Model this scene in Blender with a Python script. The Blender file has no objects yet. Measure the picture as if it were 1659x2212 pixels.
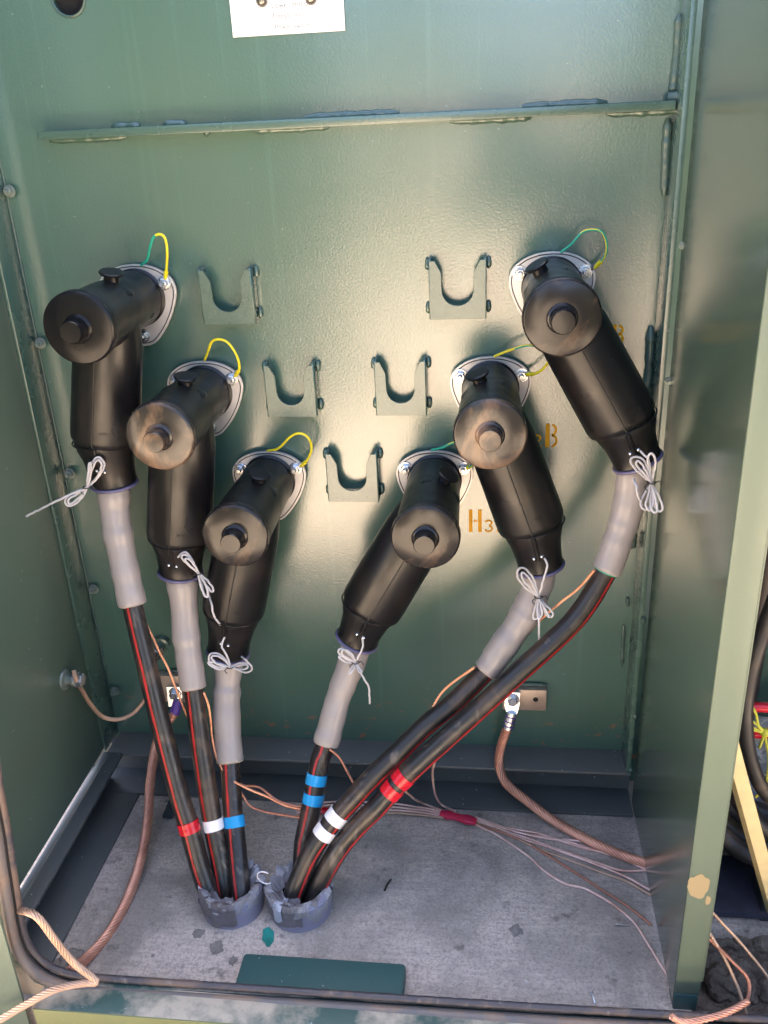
import bpy, bmesh, math, random
from mathutils import Vector, Matrix, noise
from math import sin, cos, pi, radians
random.seed(7)
SC = bpy.context.scene
COL = SC.collection
V = Vector

# ------------------------------------------------------------------ camera
W0, H0, FPX = 1659.0, 2212.0, 1906.6621          # working pixel frame of the photograph
CAM = V((0.1713, -1.4430, 0.3876))
_yaw, _pit, _rol = 0.1321, -0.421, -0.0494
FW = V((-sin(_yaw)*cos(_pit), cos(_yaw)*cos(_pit), sin(_pit)))
_r = FW.cross(V((0, 0, 1))).normalized(); _u = _r.cross(FW)
RT = _r*cos(_rol) + _u*sin(_rol); UP = -_r*sin(_rol) + _u*cos(_rol)
cd = bpy.data.cameras.new('camera'); cam = bpy.data.objects.new('camera', cd); COL.objects.link(cam)
cam.matrix_world = Matrix(((RT.x, UP.x, -FW.x, CAM.x), (RT.y, UP.y, -FW.y, CAM.y), (RT.z, UP.z, -FW.z, CAM.z), (0, 0, 0, 1)))
cd.sensor_fit = 'HORIZONTAL'; cd.sensor_width = 36; cd.lens = 36*FPX/W0
cd.clip_start = 0.02; cd.clip_end = 3000
SC.camera = cam

# ------------------------------------------------------------------ light
# the sun stands high behind the cabinet: the inside is in the tank's own shade, the ground in front is lit
SUN_EL, SUN_AZ = radians(56), radians(6)           # azimuth measured from +y towards +x
SDIR = V((sin(SUN_AZ)*cos(SUN_EL), cos(SUN_AZ)*cos(SUN_EL), sin(SUN_EL)))   # towards the sun
w = bpy.data.worlds.new('World'); SC.world = w; w.use_nodes = True
nt = w.node_tree; bg = nt.nodes['Background']
sky = nt.nodes.new('ShaderNodeTexSky'); sky.sky_type = 'NISHITA'; sky.sun_disc = False
sky.dust_density = 3.0; sky.ozone_density = 0.0; sky.air_density = .65; sky.sun_elevation = SUN_EL; sky.sun_rotation = math.atan2(SDIR.x, SDIR.y)
nt.links.new(sky.outputs[0], bg.inputs[0]); bg.inputs[1].default_value = 0.07
ld = bpy.data.lights.new('sun', 'SUN'); ld.energy = 5.0; ld.angle = radians(0.55); ld.color = (1.0, 0.91, 0.79)
sun = bpy.data.objects.new('sun', ld); COL.objects.link(sun)
sun.rotation_euler = SDIR.to_track_quat('Z', 'Y').to_euler()
SC.view_settings.view_transform = 'Standard'; SC.view_settings.look = 'None'
SC.view_settings.exposure = 4.1; SC.view_settings.gamma = 1

# ------------------------------------------------------------------ helpers
def ray(u, v): return FW + RT*((u-W0/2)/FPX) - UP*((v-H0/2)/FPX)
def aty(u, v, y): d = ray(u, v); return CAM + d*((y-CAM.y)/d.y)
def atz(u, v, z): d = ray(u, v); return CAM + d*((z-CAM.z)/d.z)
def atx(u, v, x): d = ray(u, v); return CAM + d*((x-CAM.x)/d.x)
def srgb(r, g, b):
    f = lambda c: (c/255/12.92) if c/255 <= .04045 else ((c/255+.055)/1.055)**2.4
    return (f(r), f(g), f(b), 1)

def catmull(pts, step=0.01):
    P = [V(p) for p in pts]
    if len(P) < 3:
        n = max(2, int((P[1]-P[0]).length/step)); return [P[0].lerp(P[1], i/n) for i in range(n+1)]
    P = [P[0]*2-P[1]] + P + [P[-1]*2-P[-2]]
    out = []
    for i in range(1, len(P)-2):
        a, b, c, d = P[i-1:i+3]
        n = max(1, int((c-b).length/step))
        for k in range(n):
            t = k/n
            out.append(0.5*((2*b)+(c-a)*t+(2*a-5*b+4*c-d)*t*t+(3*b-a-3*c+d)*t**3))
    out.append(P[-2].copy())
    return out

def frames(pts, ref=V((0, -1, 0))):
    fr = []; n = len(pts); prev = None
    for i in range(n):
        t = (pts[min(i+1, n-1)]-pts[max(i-1, 0)]).normalized()
        if prev is None:
            a = ref - t*ref.dot(t)
            if a.length < 1e-3: a = V((1, 0, 0)) - t*t.x
        else:
            a = prev - t*prev.dot(t)
        a.normalize(); prev = a
        fr.append((t, a, t.cross(a)))
    return fr

def loft(bm, pts, rad, n=16, lobes=0, lobe=0.0, pitch=0.02, cap=True, ref=V((0, -1, 0)), mod=None, smooth=True):
    fr = frames(pts, ref); rings = []; s = 0
    for i, p in enumerate(pts):
        if i: s += (pts[i]-pts[i-1]).length
        r = rad(i/(len(pts)-1), s) if callable(rad) else (rad[i] if isinstance(rad, (list, tuple)) else rad)
        t, a, b = fr[i]; ring = []
        for k in range(n):
            th = 2*pi*k/n; rr = r
            if lobes: rr = r*(1+lobe*abs(cos(lobes*0.5*(th - 2*pi*s/pitch)))-lobe*.5)
            if mod: rr += mod(p, th, s)
            ring.append(bm.verts.new(p+(a*cos(th)+b*sin(th))*rr))
        rings.append(ring)
    fs = []
    for i in range(len(rings)-1):
        for k in range(n):
            fs.append(bm.faces.new((rings[i][k], rings[i][(k+1) % n], rings[i+1][(k+1) % n], rings[i+1][k])))
    if cap:
        bm.faces.new(rings[0][::-1]); bm.faces.new(rings[-1])
    for f in fs: f.smooth = smooth
    return rings

def strands(bm, pts, r, k=3, pitch=.02, sides=6, core=True, wob=0.0):
    fr = frames(pts); rs = r*.62 if k == 3 else r*sin(pi/k)/(1+sin(pi/k))*1.12; ro = r-rs
    s = 0; S_ = [0]
    for i in range(1, len(pts)): s += (pts[i]-pts[i-1]).length; S_.append(s)
    for q in range(k):
        loft(bm, [p+(fr[i][1]*cos(2*pi*(S_[i]/pitch+q/k))+fr[i][2]*sin(2*pi*(S_[i]/pitch+q/k)))*ro for i, p in enumerate(pts)], rs, sides)
    if core and k > 3: loft(bm, pts, ro, 10)

def box(bm, lo, hi, bev=0.0):
    lo, hi = V(lo), V(hi)
    m = Matrix.Translation((lo+hi)/2) @ Matrix.Diagonal((*(hi-lo), 1))
    r = bmesh.ops.create_cube(bm, size=1, matrix=m)
    if bev:
        es = list({e for v in r['verts'] for e in v.link_edges})
        bmesh.ops.bevel(bm, geom=es, offset=bev, segments=2, affect='EDGES', profile=.5)

def lathe(bm, org, axis, prof, n=40, ref=V((0, 0, 1))):
    """prof: list of (distance along axis, radius)"""
    axis = V(axis).normalized(); a = ref-axis*ref.dot(axis)
    if a.length < 1e-3: a = V((1, 0, 0))-axis*axis.x
    a.normalize(); b = axis.cross(a); rings = []
    for d, r in prof:
        c = V(org)+axis*d
        if r < 1e-6: rings.append([bm.verts.new(c)])
        else: rings.append([bm.verts.new(c+(a*cos(2*pi*k/n)+b*sin(2*pi*k/n))*r) for k in range(n)])
    for i in range(len(rings)-1):
        A, B = rings[i], rings[i+1]
        for k in range(n):
            k2 = (k+1) % n
            if len(A) == 1 and len(B) > 1: f = bm.faces.new((A[0], B[k2], B[k]))
            elif len(B) == 1 and len(A) > 1: f = bm.faces.new((A[k], A[k2], B[0]))
            elif len(A) > 1: f = bm.faces.new((A[k], A[k2], B[k2], B[k]))
            else: continue
            f.smooth = True

def prism(bm, pts, off):
    """extruded polygon: pts are 3-D, off the extrusion vector"""
    a = [bm.verts.new(V(p)) for p in pts]; b = [bm.verts.new(V(p)+V(off)) for p in pts]
    n = len(a); bm.faces.new(a); bm.faces.new(b[::-1])
    for i in range(n): bm.faces.new((a[i], b[i], b[(i+1) % n], a[(i+1) % n]))

ORG = {}
def obj(name, bm, m, parent=None, label=None, sharp=True, sub=0):
    bmesh.ops.recalc_face_normals(bm, faces=bm.faces)
    if parent is not None: o0 = ORG[parent.name]
    else:
        vs = [v.co for v in bm.verts]
        o0 = V(((min(v.x for v in vs)+max(v.x for v in vs))/2, (min(v.y for v in vs)+max(v.y for v in vs))/2, min(v.z for v in vs)))
    bmesh.ops.translate(bm, verts=bm.verts, vec=-o0)
    me = bpy.data.meshes.new(name); bm.to_mesh(me); bm.free()
    if sharp: me.set_sharp_from_angle(angle=radians(38))
    me.materials.append(m)
    o = bpy.data.objects.new(name, me); COL.objects.link(o)
    if parent is not None: o.parent = parent
    else: o.location = o0
    ORG[o.name] = o0
    if label: o['label'] = label
    if sub:
        md = o.modifiers.new('sub', 'SUBSURF'); md.levels = sub; md.render_levels = sub
    return o

def thing(name, label, cat, loc, group=None):
    o = bpy.data.objects.new(name, None); COL.objects.link(o); o.empty_display_size = .02
    o.location = loc; o['label'] = label; o['category'] = cat
    if group: o['group'] = group
    ORG[o.name] = V(loc)
    return o
def tag(o, label, cat, group=None):
    o['label'] = label; o['category'] = cat
    if group: o['group'] = group
    return o
def struct(o): o['kind'] = 'structure'; return o
def NB(): return bmesh.new()

# ------------------------------------------------------------------ materials
class NT:
    def __init__(s, name):
        s.m = bpy.data.materials.new(name); s.m.use_nodes = True; s.t = s.m.node_tree; s.b = s.t.nodes['Principled BSDF']
        s.tc = s.t.nodes.new('ShaderNodeTexCoord')
    def L(s, a, b): s.t.links.new(a, b)
    def noise(s, scale, detail=3, rough=.55, stretch=None, off=(0, 0, 0), dist=0):
        mp = s.t.nodes.new('ShaderNodeMapping'); s.L(s.tc.outputs['Object'], mp.inputs[0])
        mp.inputs['Location'].default_value = off
        if stretch: mp.inputs['Scale'].default_value = stretch
        n = s.t.nodes.new('ShaderNodeTexNoise'); s.L(mp.outputs[0], n.inputs[0])
        n.inputs['Scale'].default_value = scale; n.inputs['Detail'].default_value = detail
        n.inputs['Roughness'].default_value = rough; n.inputs['Distortion'].default_value = dist
        return n.outputs[0]
    def ramp(s, fac, stops):
        r = s.t.nodes.new('ShaderNodeValToRGB'); s.L(fac, r.inputs[0]); e = r.color_ramp.elements
        while len(e) < len(stops): e.new(.5)
        for i, (p, c) in enumerate(stops):
            e[i].position = p; e[i].color = c if isinstance(c, (tuple, list)) else (c, c, c, 1)
        return r.outputs[0]
    def mix(s, fac, a, b, blend='MIX'):
        x = s.t.nodes.new('ShaderNodeMix'); x.data_type = 'RGBA'; x.blend_type = blend
        if isinstance(fac, float): x.inputs[0].default_value = fac
        else: s.L(fac, x.inputs[0])
        for i, c in ((6, a), (7, b)):
            if isinstance(c, tuple): x.inputs[i].default_value = c
            else: s.L(c, x.inputs[i])
        return x.outputs[2]
    def bump(s, hs):
        prev = None
        for h, st, d in hs:
            b = s.t.nodes.new('ShaderNodeBump'); b.inputs['Strength'].default_value = st; b.inputs['Distance'].default_value = d
            s.L(h, b.inputs['Height'])
            if prev: s.L(prev, b.inputs['Normal'])
            prev = b.outputs[0]
        s.L(prev, s.b.inputs['Normal'])
    def set(s, **k):
        for n, v in k.items():
            n = {'base': 'Base Color', 'rough': 'Roughness', 'metal': 'Metallic', 'spec': 'Specular IOR Level', 'coat': 'Coat Weight', 'coatr': 'Coat Roughness',
                 'trans': 'Transmission Weight', 'alpha': 'Alpha', 'ior': 'IOR', 'sss': 'Subsurface Weight'}[n]
            i = s.b.inputs[n]
            if hasattr(v, 'is_output'): s.L(v, i)
            else: i.default_value = v
        return s

def c4(r, g, b): return (r, g, b, 1)
GREEN = c4(.060, .124, .094); GREEN_DK = c4(.076, .112, .084)
def paint(name, base, rough=.33, peel=1.0, chips=0.0, rust=0.0, dirt=0.0, coat=0.0, spec=.5):
    n = NT(name)
    big = n.noise(2.2, 3, .5); mid = n.noise(14, 4, .6)
    col = n.mix(n.ramp(big, [(.35, 0.), (.65, 1.)]), base, tuple(c*.88 for c in base[:3])+(1,))
    if dirt: col = n.mix(n.ramp(n.noise(9, 6, .65, off=(3, 1, 2)), [(.62-.16*dirt, 0.), (.74-.12*dirt, 1.)]), col, c4(.46, .38, .29))
    if rust: col = n.mix(n.ramp(n.noise(34, 4, .6, off=(7, 2, 1)), [(.70, 0.), (.74, rust)]), col, c4(.20, .075, .035))
    if name == 'tank_paint':
        sp_ = n.t.nodes.new('ShaderNodeSeparateXYZ'); n.L(n.tc.outputs['Object'], sp_.inputs[0])
        low_ = n.ramp(sp_.outputs[2], [(.0, 1.), (.16, 0.)])
        spots = n.ramp(n.noise(30, 5, .65, stretch=(1, 1, 1.6), off=(2, 2, 9)), [(.60, 0.), (.64, 1.)])
        m_ = n.mix(low_, c4(0, 0, 0), spots); col = n.mix(m_, col, c4(.26, .105, .05))
        runs = n.ramp(n.noise(1, 4, .6, stretch=(55, 1, 1.3), off=(4, 0, 0)), [(.58, 0.), (.72, .22)])
        col = n.mix(runs, col, tuple(c*1.5 for c in base[:3])+(1,))
    if chips: col = n.mix(n.ramp(n.noise(120, 2, .5, off=(1, 5, 2)), [(.73, 0.), (.75, chips)]), col, c4(.5, .5, .45))
    rg = n.ramp(mid, [(.3, rough*.85), (.7, rough*1.2)])
    n.set(base=col, rough=rg, spec=spec, coat=coat, coatr=rough)
    n.bump([(n.noise(1.6, 2), .25, .02), (n.noise(270, 1, .4), .42*peel, .0010), (n.noise(1400, 1, .5), .10*peel, .0004)])
    return n.m
M = {}
M['tank'] = paint('tank_paint', GREEN, .19, .62, chips=.2, coat=1.0, spec=.8)
M['bracket'] = paint('bracket_paint', c4(.060, .115, .088), .26, .6, coat=.8, spec=.6)
M['weld'] = paint('weld_paint', c4(.056, .10, .085), .24, .6)
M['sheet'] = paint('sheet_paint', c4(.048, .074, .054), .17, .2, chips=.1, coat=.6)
M['sheet_left'] = paint('sheet_left_paint', GREEN_DK, .22, .2, chips=.15)
M['post'] = paint('post_lit_paint', c4(.112, .148, .106), .42, .3)  # lighter copy of the cabinet green, brightness of the lit edge painted in
M['sill'] = paint('sill_paint', c4(.055, .10, .085), .45, .5, dirt=1.25, chips=.5)
M['sill_front'] = paint('sill_front_lit_paint', c4(.17, .18, .07), .45, .4, chips=.3)  # yellow-green of a sunlit face put into the base colour
M['channel'] = paint('channel_paint', c4(.095, .098, .094), .42, .4, chips=.7, rust=.6)
M['ledge'] = paint('ledge_paint', c4(.15, .145, .135), .42, .4, chips=.6, rust=.5)
M['box'] = paint('box_paint', c4(.035, .09, .085), .45, .3, chips=.6)
M['primer'] = paint('primer', c4(.30, .23, .12), .7, .3)

def simple(name, base, rough=.5, metal=0., nscale=0, nstr=.3, nd=.0008, var=.12, **k):
    n = NT(name); col = base
    if var:
        col = n.mix(n.ramp(n.noise(28, 4), [(.3, 0.), (.7, 1.)]), base, tuple(c*(1-var) for c in base[:3])+(1,))
    n.set(base=col, rough=rough, metal=metal, **k)
    if nscale: n.bump([(n.noise(nscale, 2), nstr, nd)])
    return n.m

def rubber(name, dust=0., tone=c4(.017, .016, .017), rough=.40, scratch=0., spec=.5):
    n = NT(name); col = tone
    f = n.ramp(n.noise(8, 5, .6, dist=1.6, off=(random.random()*9, 1, 3)), [(.52-.1*dust, .06*dust), (.62, dust)])
    col = n.mix(f, tone, c4(.28, .17, .10))
    if scratch:
        col = n.mix(n.ramp(n.noise(40, 3, .6, stretch=(1, 1, .12)), [(.60, 0.), (.7, scratch)]), col, c4(.28, .23, .19))
    n.set(base=col, rough=n.ramp(n.noise(22, 3), [(.3, rough*.8), (.7, rough*1.3)]), spec=spec)
    n.bump([(n.noise(60, 3), .12, .001)])
    return n.m
M['rubber'] = rubber('elbow_rubber', .03, tone=c4(.006, .006, .007), rough=.32, spec=.38)
M['cap_clean'] = rubber('cap_rubber_clean', .02, tone=c4(.006, .006, .007), rough=.22, spec=.22)
M['cap_dusty'] = rubber('cap_rubber_dusty', .60, tone=c4(.010, .010, .011), rough=.21, scratch=.10)
M['cap_mid'] = rubber('cap_rubber_worn_reflect', .26, tone=c4(.008, .008, .009), rough=.20, scratch=.08, spec=.36)  # besides real dust, the tan paints in the warm reflection of the ground
M['jacket'] = rubber('cable_jacket', .14, tone=c4(.014, .013, .013), rough=.34, scratch=.30)
M['black_cable'] = rubber('black_cable', .16, tone=c4(.018, .017, .018), rough=.45)
M['seal'] = rubber('seal_rubber', .6, tone=c4(.13, .115, .11), rough=.45)
M['seal_dark'] = rubber('seal_rubber_dark', .35, tone=c4(.050, .046, .055), rough=.42, scratch=.5)
M['gasket'] = simple('gasket_black', c4(.02, .02, .02), .7)
M['sleeve'] = simple('shrink_sleeve', c4(.295, .265, .250), .33, nscale=60, nstr=.25, nd=.002, var=.06, spec=.5)
M['stripe'] = simple('red_stripe', c4(.44, .022, .022), .45, var=.35)
M['tape_red'] = simple('tape_red', c4(.55, .008, .02), .25, nscale=90)
M['tape_white'] = simple('tape_white', c4(.75, .74, .76), .3, var=.06, nscale=90)
M['tape_blue'] = simple('tape_blue', c4(.015, .30, .65), .25, nscale=90)
M['tape_pink'] = simple('tape_pink', c4(.60, .02, .07), .35, nscale=120, nstr=.8)
M['flange'] = simple('flange_metal', c4(.62, .60, .58), .42, metal=.55, nscale=300, var=.18)
M['zinc'] = simple('zinc_plated', c4(.66, .68, .70), .26, metal=.9, nscale=200, nd=.0004)
M['zinc_dull'] = simple('zinc_painted', c4(.20, .24, .21), .28, metal=.4, nscale=200)
M['ring'] = simple('purple_ring', c4(.115, .105, .19), .4)
M['cord'] = simple('white_cord', c4(.55, .54, .56), .6, var=.3, nscale=700, nstr=.8)
M['tie'] = simple('black_tie', c4(.01, .01, .01), .5)
def copper(name, base, rough, var):
    n = NT(name)
    col = n.mix(n.ramp(n.noise(16, 5, .65), [(.38, 0.), (.66, 1.)]), base, var)
    n.set(base=col, rough=rough, metal=.6); n.bump([(n.noise(500, 2), .3, .0004)])
    return n.m
M['copper'] = copper('copper_bright', c4(.88, .42, .24), .34, c4(.55, .22, .12))
M['copper_heavy'] = copper('copper_heavy', c4(.80, .40, .27), .36, c4(.52, .23, .16))
M['copper_tinned'] = copper('copper_pink', c4(.95, .68, .60), .40, c4(.62, .34, .26))
M['copper_tan'] = copper('copper_tan', c4(.62, .42, .30), .46, c4(.46, .29, .20))
M['copper_dark'] = copper('copper_dark', c4(.55, .24, .15), .42, c4(.36, .16, .11))
M['pad_copper'] = copper('pad_bronze', c4(.52, .42, .34), .45, c4(.40, .31, .25))
M['wire_yellow'] = simple('wire_yellow', c4(.85, .70, .02), .35)
M['wire_green'] = simple('wire_green', c4(.02, .38, .25), .35)
M['yellow_paint'] = simple('stencil_yellow', c4(.80, .38, .0), .5, nscale=330, nd=.0009, var=.3, spec=.2)
M['pvc'] = simple('conduit_pvc', c4(.27, .255, .33), .45, var=.2, nscale=40)
M['duct'] = simple('duct_tape', c4(.32, .30, .32), .33, var=.4, nscale=35, nstr=.8, nd=.005)
M['duct_old'] = simple('duct_tape_old', c4(.19, .165, .175), .5, var=.5, nscale=70, nstr=.8, nd=.004)
M['duct_light'] = simple('duct_tape_torn', c4(.45, .45, .52), .5)
M['white_plastic'] = simple('white_plastic', c4(.7, .7, .75), .4)
M['sign'] = simple('sign_white', c4(.9, .9, .88), .35, var=.02)
M['sign_ink'] = simple('sign_ink', c4(.045, .05, .055), .5)
M['bolt_dark'] = simple('bolt_brown', c4(.25, .22, .2), .25, metal=.8)
M['purple_band'] = simple('lug_purple', c4(.11, .05, .30), .4)
M['black'] = simple('hole_shade_black', c4(.004, .004, .004), .9, var=0)  # near black put in for the shade inside holes
M['lath'] = simple('lath_wood', c4(.72, .58, .30), .6, nscale=30, var=.2)
M['red_plastic'] = simple('red_plastic', c4(.60, .01, .03), .2)
M['twine'] = simple('yellow_twine', c4(.62, .60, .06), .6)
M['teal'] = simple('teal_paint', c4(.03, .30, .25), .3, var=.5, nscale=80)
M['steel'] = simple('steel_dark', c4(.05, .06, .065), .4, metal=.3)
M['mud'] = simple('mud', c4(.27, .235, .205), .9, nscale=120, nstr=1, nd=.003, var=.4)
n = NT('plastic_film'); n.set(base=c4(.55, .58, .62), rough=.12, trans=.6, ior=1.3); n.bump([(n.noise(35, 3), 1.0, .01)]); M['film'] = n.m
# concrete with broom lines along x
n = NT('concrete')
l1 = n.noise(1, 5, .62, stretch=(22, 150, 1)); l2 = n.noise(1, 3, .6, stretch=(70, 300, 1), off=(3, 0, 0))
col = n.mix(n.ramp(l1, [(.30, 0.), (.70, 1.)]), c4(.46, .375, .320), c4(.64, .52, .44))
col = n.mix(n.ramp(n.noise(5.5, 6, .62, dist=.4), [(.43, 0.), (.62, .80)]), col, c4(.26, .225, .195))
col = n.mix(n.ramp(n.noise(26, 4, .6, off=(5, 5, 0)), [(.62, 0.), (.72, .7)]), col, c4(.085, .075, .070))
col = n.mix(n.ramp(n.noise(240, 3, .7, off=(2, 5, 0)), [(.36, .6), (.54, 0.)]), col, c4(.20, .17, .15))
col = n.mix(n.ramp(n.noise(90, 3, .6, off=(2, 5, 0)), [(.66, 0.), (.74, .5)]), col, c4(.60, .56, .52))
n.set(base=col, rough=.85, spec=.3)
n.bump([(l1, .40, .002), (n.noise(160, 4, .7), .7, .002), (n.noise(40, 5, .7), .7, .003)])
M['concrete'] = n.m
n = NT('soil'); col = n.mix(n.ramp(n.noise(9, 6, .65), [(.35, 0.), (.65, 1.)]), c4(.13, .10, .08), c4(.25, .195, .15))
n.set(base=col, rough=.95); n.bump([(n.noise(30, 6, .7), 1.0, .02)]); M['soil'] = n.m
n = NT('dry_ground'); col = n.mix(n.ramp(n.noise(1.3, 6, .65), [(.35, 0.), (.65, 1.)]), c4(.52, .42, .32), c4(.40, .32, .24))
n.set(base=col, rough=.95); n.bump([(n.noise(6, 6, .7), 1.0, .05)]); M['ground'] = n.m
n = NT('leaf'); col = n.mix(n.ramp(n.noise(2, 4), [(.35, 0.), (.65, 1.)]), c4(.035, .055, .022), c4(.06, .085, .03)); n.set(base=col, rough=.6); M['leaf'] = n.m
M['bark'] = simple('bark', c4(.12, .09, .07), .9, nscale=20, nstr=1, nd=.02)
M['vest'] = simple('work_shirt', c4(.018, .018, .024), .95, spec=.2); M['skin'] = simple('skin', c4(.45, .28, .2), .5)

# ------------------------------------------------------------------ setting
ZS = -0.856                                   # top of the concrete pad
XL, XR = -0.613, 0.430                        # tank wall corners
YP, ZSILL = -0.50, -0.812
bm = NB(); bmesh.ops.create_grid(bm, x_segments=60, y_segments=60, size=600, matrix=Matrix.Translation((0, -200, -1.02)))
struct(obj('ground', bm, M['ground']))
bm = NB(); box(bm, (-.80, -.565, -1.0), (.475, .30, ZS), .003); struct(obj('concrete_pad', bm, M['concrete']))
bm = NB(); box(bm, (.476, -.345, -1.0), (1.5, .30, ZS-.004), .004); struct(obj('concrete_floor', bm, M['concrete']))
# soil in the trench beside the cabinet
bm = NB()
g = bmesh.ops.create_grid(bm, x_segments=70, y_segments=30, size=.5, matrix=Matrix.Translation((.95, -.45, -.90)) @ Matrix.Diagonal((.95, .25, 1, 1)))
for v in bm.verts: v.co.z += .03*noise.fractal(v.co*14, 1, 2, 4) + .02*noise.noise(v.co*5)
for f in bm.faces: f.smooth = True
so = obj('soil', bm, M['soil']); so['kind'] = 'structure'

# ------------------------------------------------------------------ transformer tank
T = thing('transformer_tank', 'green painted steel transformer tank wall with stiffener bar, welds and parking brackets', 'transformer', (0, 0, -.80))
HC = aty(147, -6, 0); HR = .0245
bm = NB()
def ring2(cx, cz, r, n=36, y=0): return [bm.verts.new((cx+r*cos(2*pi*k/n), y, cz+r*sin(2*pi*k/n))) for k in range(n)]
outer = [bm.verts.new(p) for p in ((XL-.02, 0, -.86), (1.5, 0, -.86), (1.5, 0, .95), (XL-.02, 0, .95))]
hole = ring2(HC.x, HC.z, HR)
es = [bm.edges.new((outer[i], outer[(i+1) % 4])) for i in range(4)] + [bm.edges.new((hole[i], hole[(i+1) % 36])) for i in range(36)]
bmesh.ops.triangle_fill(bm, edges=es, use_beauty=True)
hb = [bm.verts.new((v.co.x, .012, v.co.z)) for v in hole]
for i in range(36): bm.faces.new((hole[i], hole[(i+1) % 36], hb[(i+1) % 36], hb[i])).smooth = True
obj('tank_wall', bm, M['tank'], T)
bm = NB(); box(bm, (-.7, .013, -.86), (1.5, .25, .95)); obj('tank_interior', bm, M['black'], T)  # black box painted as the shade behind the wall hole
bm = NB(); loft(bm, [V((HC.x+(HR+.001)*cos(a), -.001, HC.z+(HR+.001)*sin(a))) for a in [2*pi*k/40 for k in range(41)]], .0022, 8, cap=False); obj('hole_rim', bm, M['weld'], T)
# stiffener bar
bm = NB(); box(bm, (-.527, -.034, .3775), (.428, 0.004, .3900), .0012); obj('stiffener_bar', bm, M['bracket'], T)

def weld(pts, r, parent, m='weld', step=.003):
    P = catmull(pts, step); off = random.random()*50
    bm = NB()
    loft(bm, P, lambda t, s: r*(min(1, 6*min(t, 1-t)+.45))*(1+.34*noise.noise(V((s*70, off, 0)))+.10*noise.noise(V((s*200, off, 3)))+.03*sin(s*420)), 10, ref=V((0, -1, 0)))
    return obj('weld_bead', bm, M[m], parent)
def barx(u): return aty(u, 260, -.004).x
for u0, u1 in ((660, 862), (1128, 1310), (240, 300), (352, 400)):
    weld([V((barx(u0), -.005, .3915)), V((barx((u0+u1)/2), -.005, .3920)), V((barx(u1), -.005, .3915))], .0056, T, m='bracket')
for u0, u1 in ((100, 268), (540, 710), (970, 1148), (1310, 1470), (437, 450)):
    weld([V((barx(u0), -.005, .3765)), V((barx((u0+u1)/2), -.005, .3760)), V((barx(u1), -.005, .3765))], .0058, T, m='bracket')
for pts in (((1468, 30), (1462, 120), (1453, 205)), ((1443, 255), (1438, 340), (1434, 422)), ((1406, 704), (1401, 800), (1392, 880)), ((1367, 1150), (1365, 1185))):
    weld([aty(u, v, -.004) for u, v in pts], .0068, T)
weld([aty(1440, 212, -.012), aty(1480, 208, -.02)], .008, T)
for a, b in (((1356, 1290), (1356, 1310)), ((1347, 1350), (1343, 1440))): weld([aty(*a, -.003), aty(*b, -.003)], .0035, T)
# ledge along the foot of the tank, recess plate and base channel
bm = NB(); box(bm, (XL+.002, -.068, -.786), (XR+.010, .001, -.780), .001); obj('foot_ledge', bm, M['ledge'], T)
bm = NB(); box(bm, (-.70, -.030, -.851), (XR+.015, -.010, -.787)); obj('recess_plate', bm, M['channel'], T)
bm = NB(); box(bm, (-.62, -.104, -.8555), (XR+.014, -.0305, -.8495), .001); obj('base_channel', bm, M['channel'], T, label='dark blue-grey base channel strip lying on the concrete')
# side flanges of the tank
bm = NB(); box(bm, (XL-.0055, -.064, -.779), (XL, .001, .95), .0008); obj('side_flange', bm, M['bracket'], T)
bm = NB(); box(bm, (XR, -.070, -.779), (XR+.0085, -.0005, .95), .0008)
prism(bm, [(XR-.0005, -.003, .95), (XR-.0005, -.070, .95), (XR-.0005, -.070, .94)], (.0003, 0, 0)); obj('side_flange', bm, M['bracket'], T)
weld([V((XL+.001, -.0015, z)) for z in (-.775, -.4, 0, .3, .7, .94)], .0022, T, step=.006)

def hexnut(bm, c, axis, r, h, n=6, bev=.0):
    axis = V(axis).normalized(); a = (V((0, 0, 1))-axis*axis.z)
    if a.length < .01: a = V((1, 0, 0))
    a.normalize(); b = axis.cross(a)
    pr = ((0, 1), (h*.82, 1), (h, .86)); rings = []
    for d, k in pr: rings.append([bm.verts.new(V(c)+axis*d+(a*cos(i*pi/3+.3)+b*sin(i*pi/3+.3))*r*k) for i in range(6)])
    for q in range(2):
        for i in range(6): bm.faces.new((rings[q][i], rings[q][(i+1) % 6], rings[q+1][(i+1) % 6], rings[q+1][i]))
    bm.faces.new(rings[-1]); bm.faces.new(rings[0][::-1])
def bolt(c, axis, r, parent, m='zinc', stud=.35, name='bolt', wash=1.35):
    bm = NB(); axis = V(axis).normalized(); c = V(c)
    lathe(bm, c, axis, [(0, 0), (0, r*wash), (r*.28, r*wash), (r*.30, 0)], 24)
    lathe(bm, c, axis, [(r*.25, r*1.05), (r*.5, r*1.05), (r*.5, 0)], 20)
    hexnut(bm, c+axis*r*.45, axis, r, r*.8)
    lathe(bm, c, axis, [(0, r*.5), (r*1.6+stud*r, r*.5), (r*1.75+stud*r, r*.4), (r*1.75+stud*r, 0)], 16)
    return obj(name, bm, M[m], parent)
for i, (u, v) in enumerate(((21, 413), (88, 741), (152, 1022), (203, 1272), (249, 1492))):
    bolt(aty(u, v, -.008), (0, -1, 0), .0072, T, 'zinc_dull')
for u, v in ((1475, 530), (1443, 822)): bolt(aty(u, v, -.0705), (0, -1, 0), .0055, T, 'zinc_dull', wash=1.1)
for u, v, dv in ((1517, 150, 34), (1390, 1340, 16), (1372, 1548, 10), (1363, 1663, 8)):
    weld([aty(u, v-dv/2, -.071), aty(u-dv*.04, v+dv/2, -.071)], .0045, T)
for u, v in ((1472, 345), (1402, 720)): weld([atx(u, v-12, XR-.001), atx(u-1, v+12, XR-.001)], .0012, T)

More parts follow.
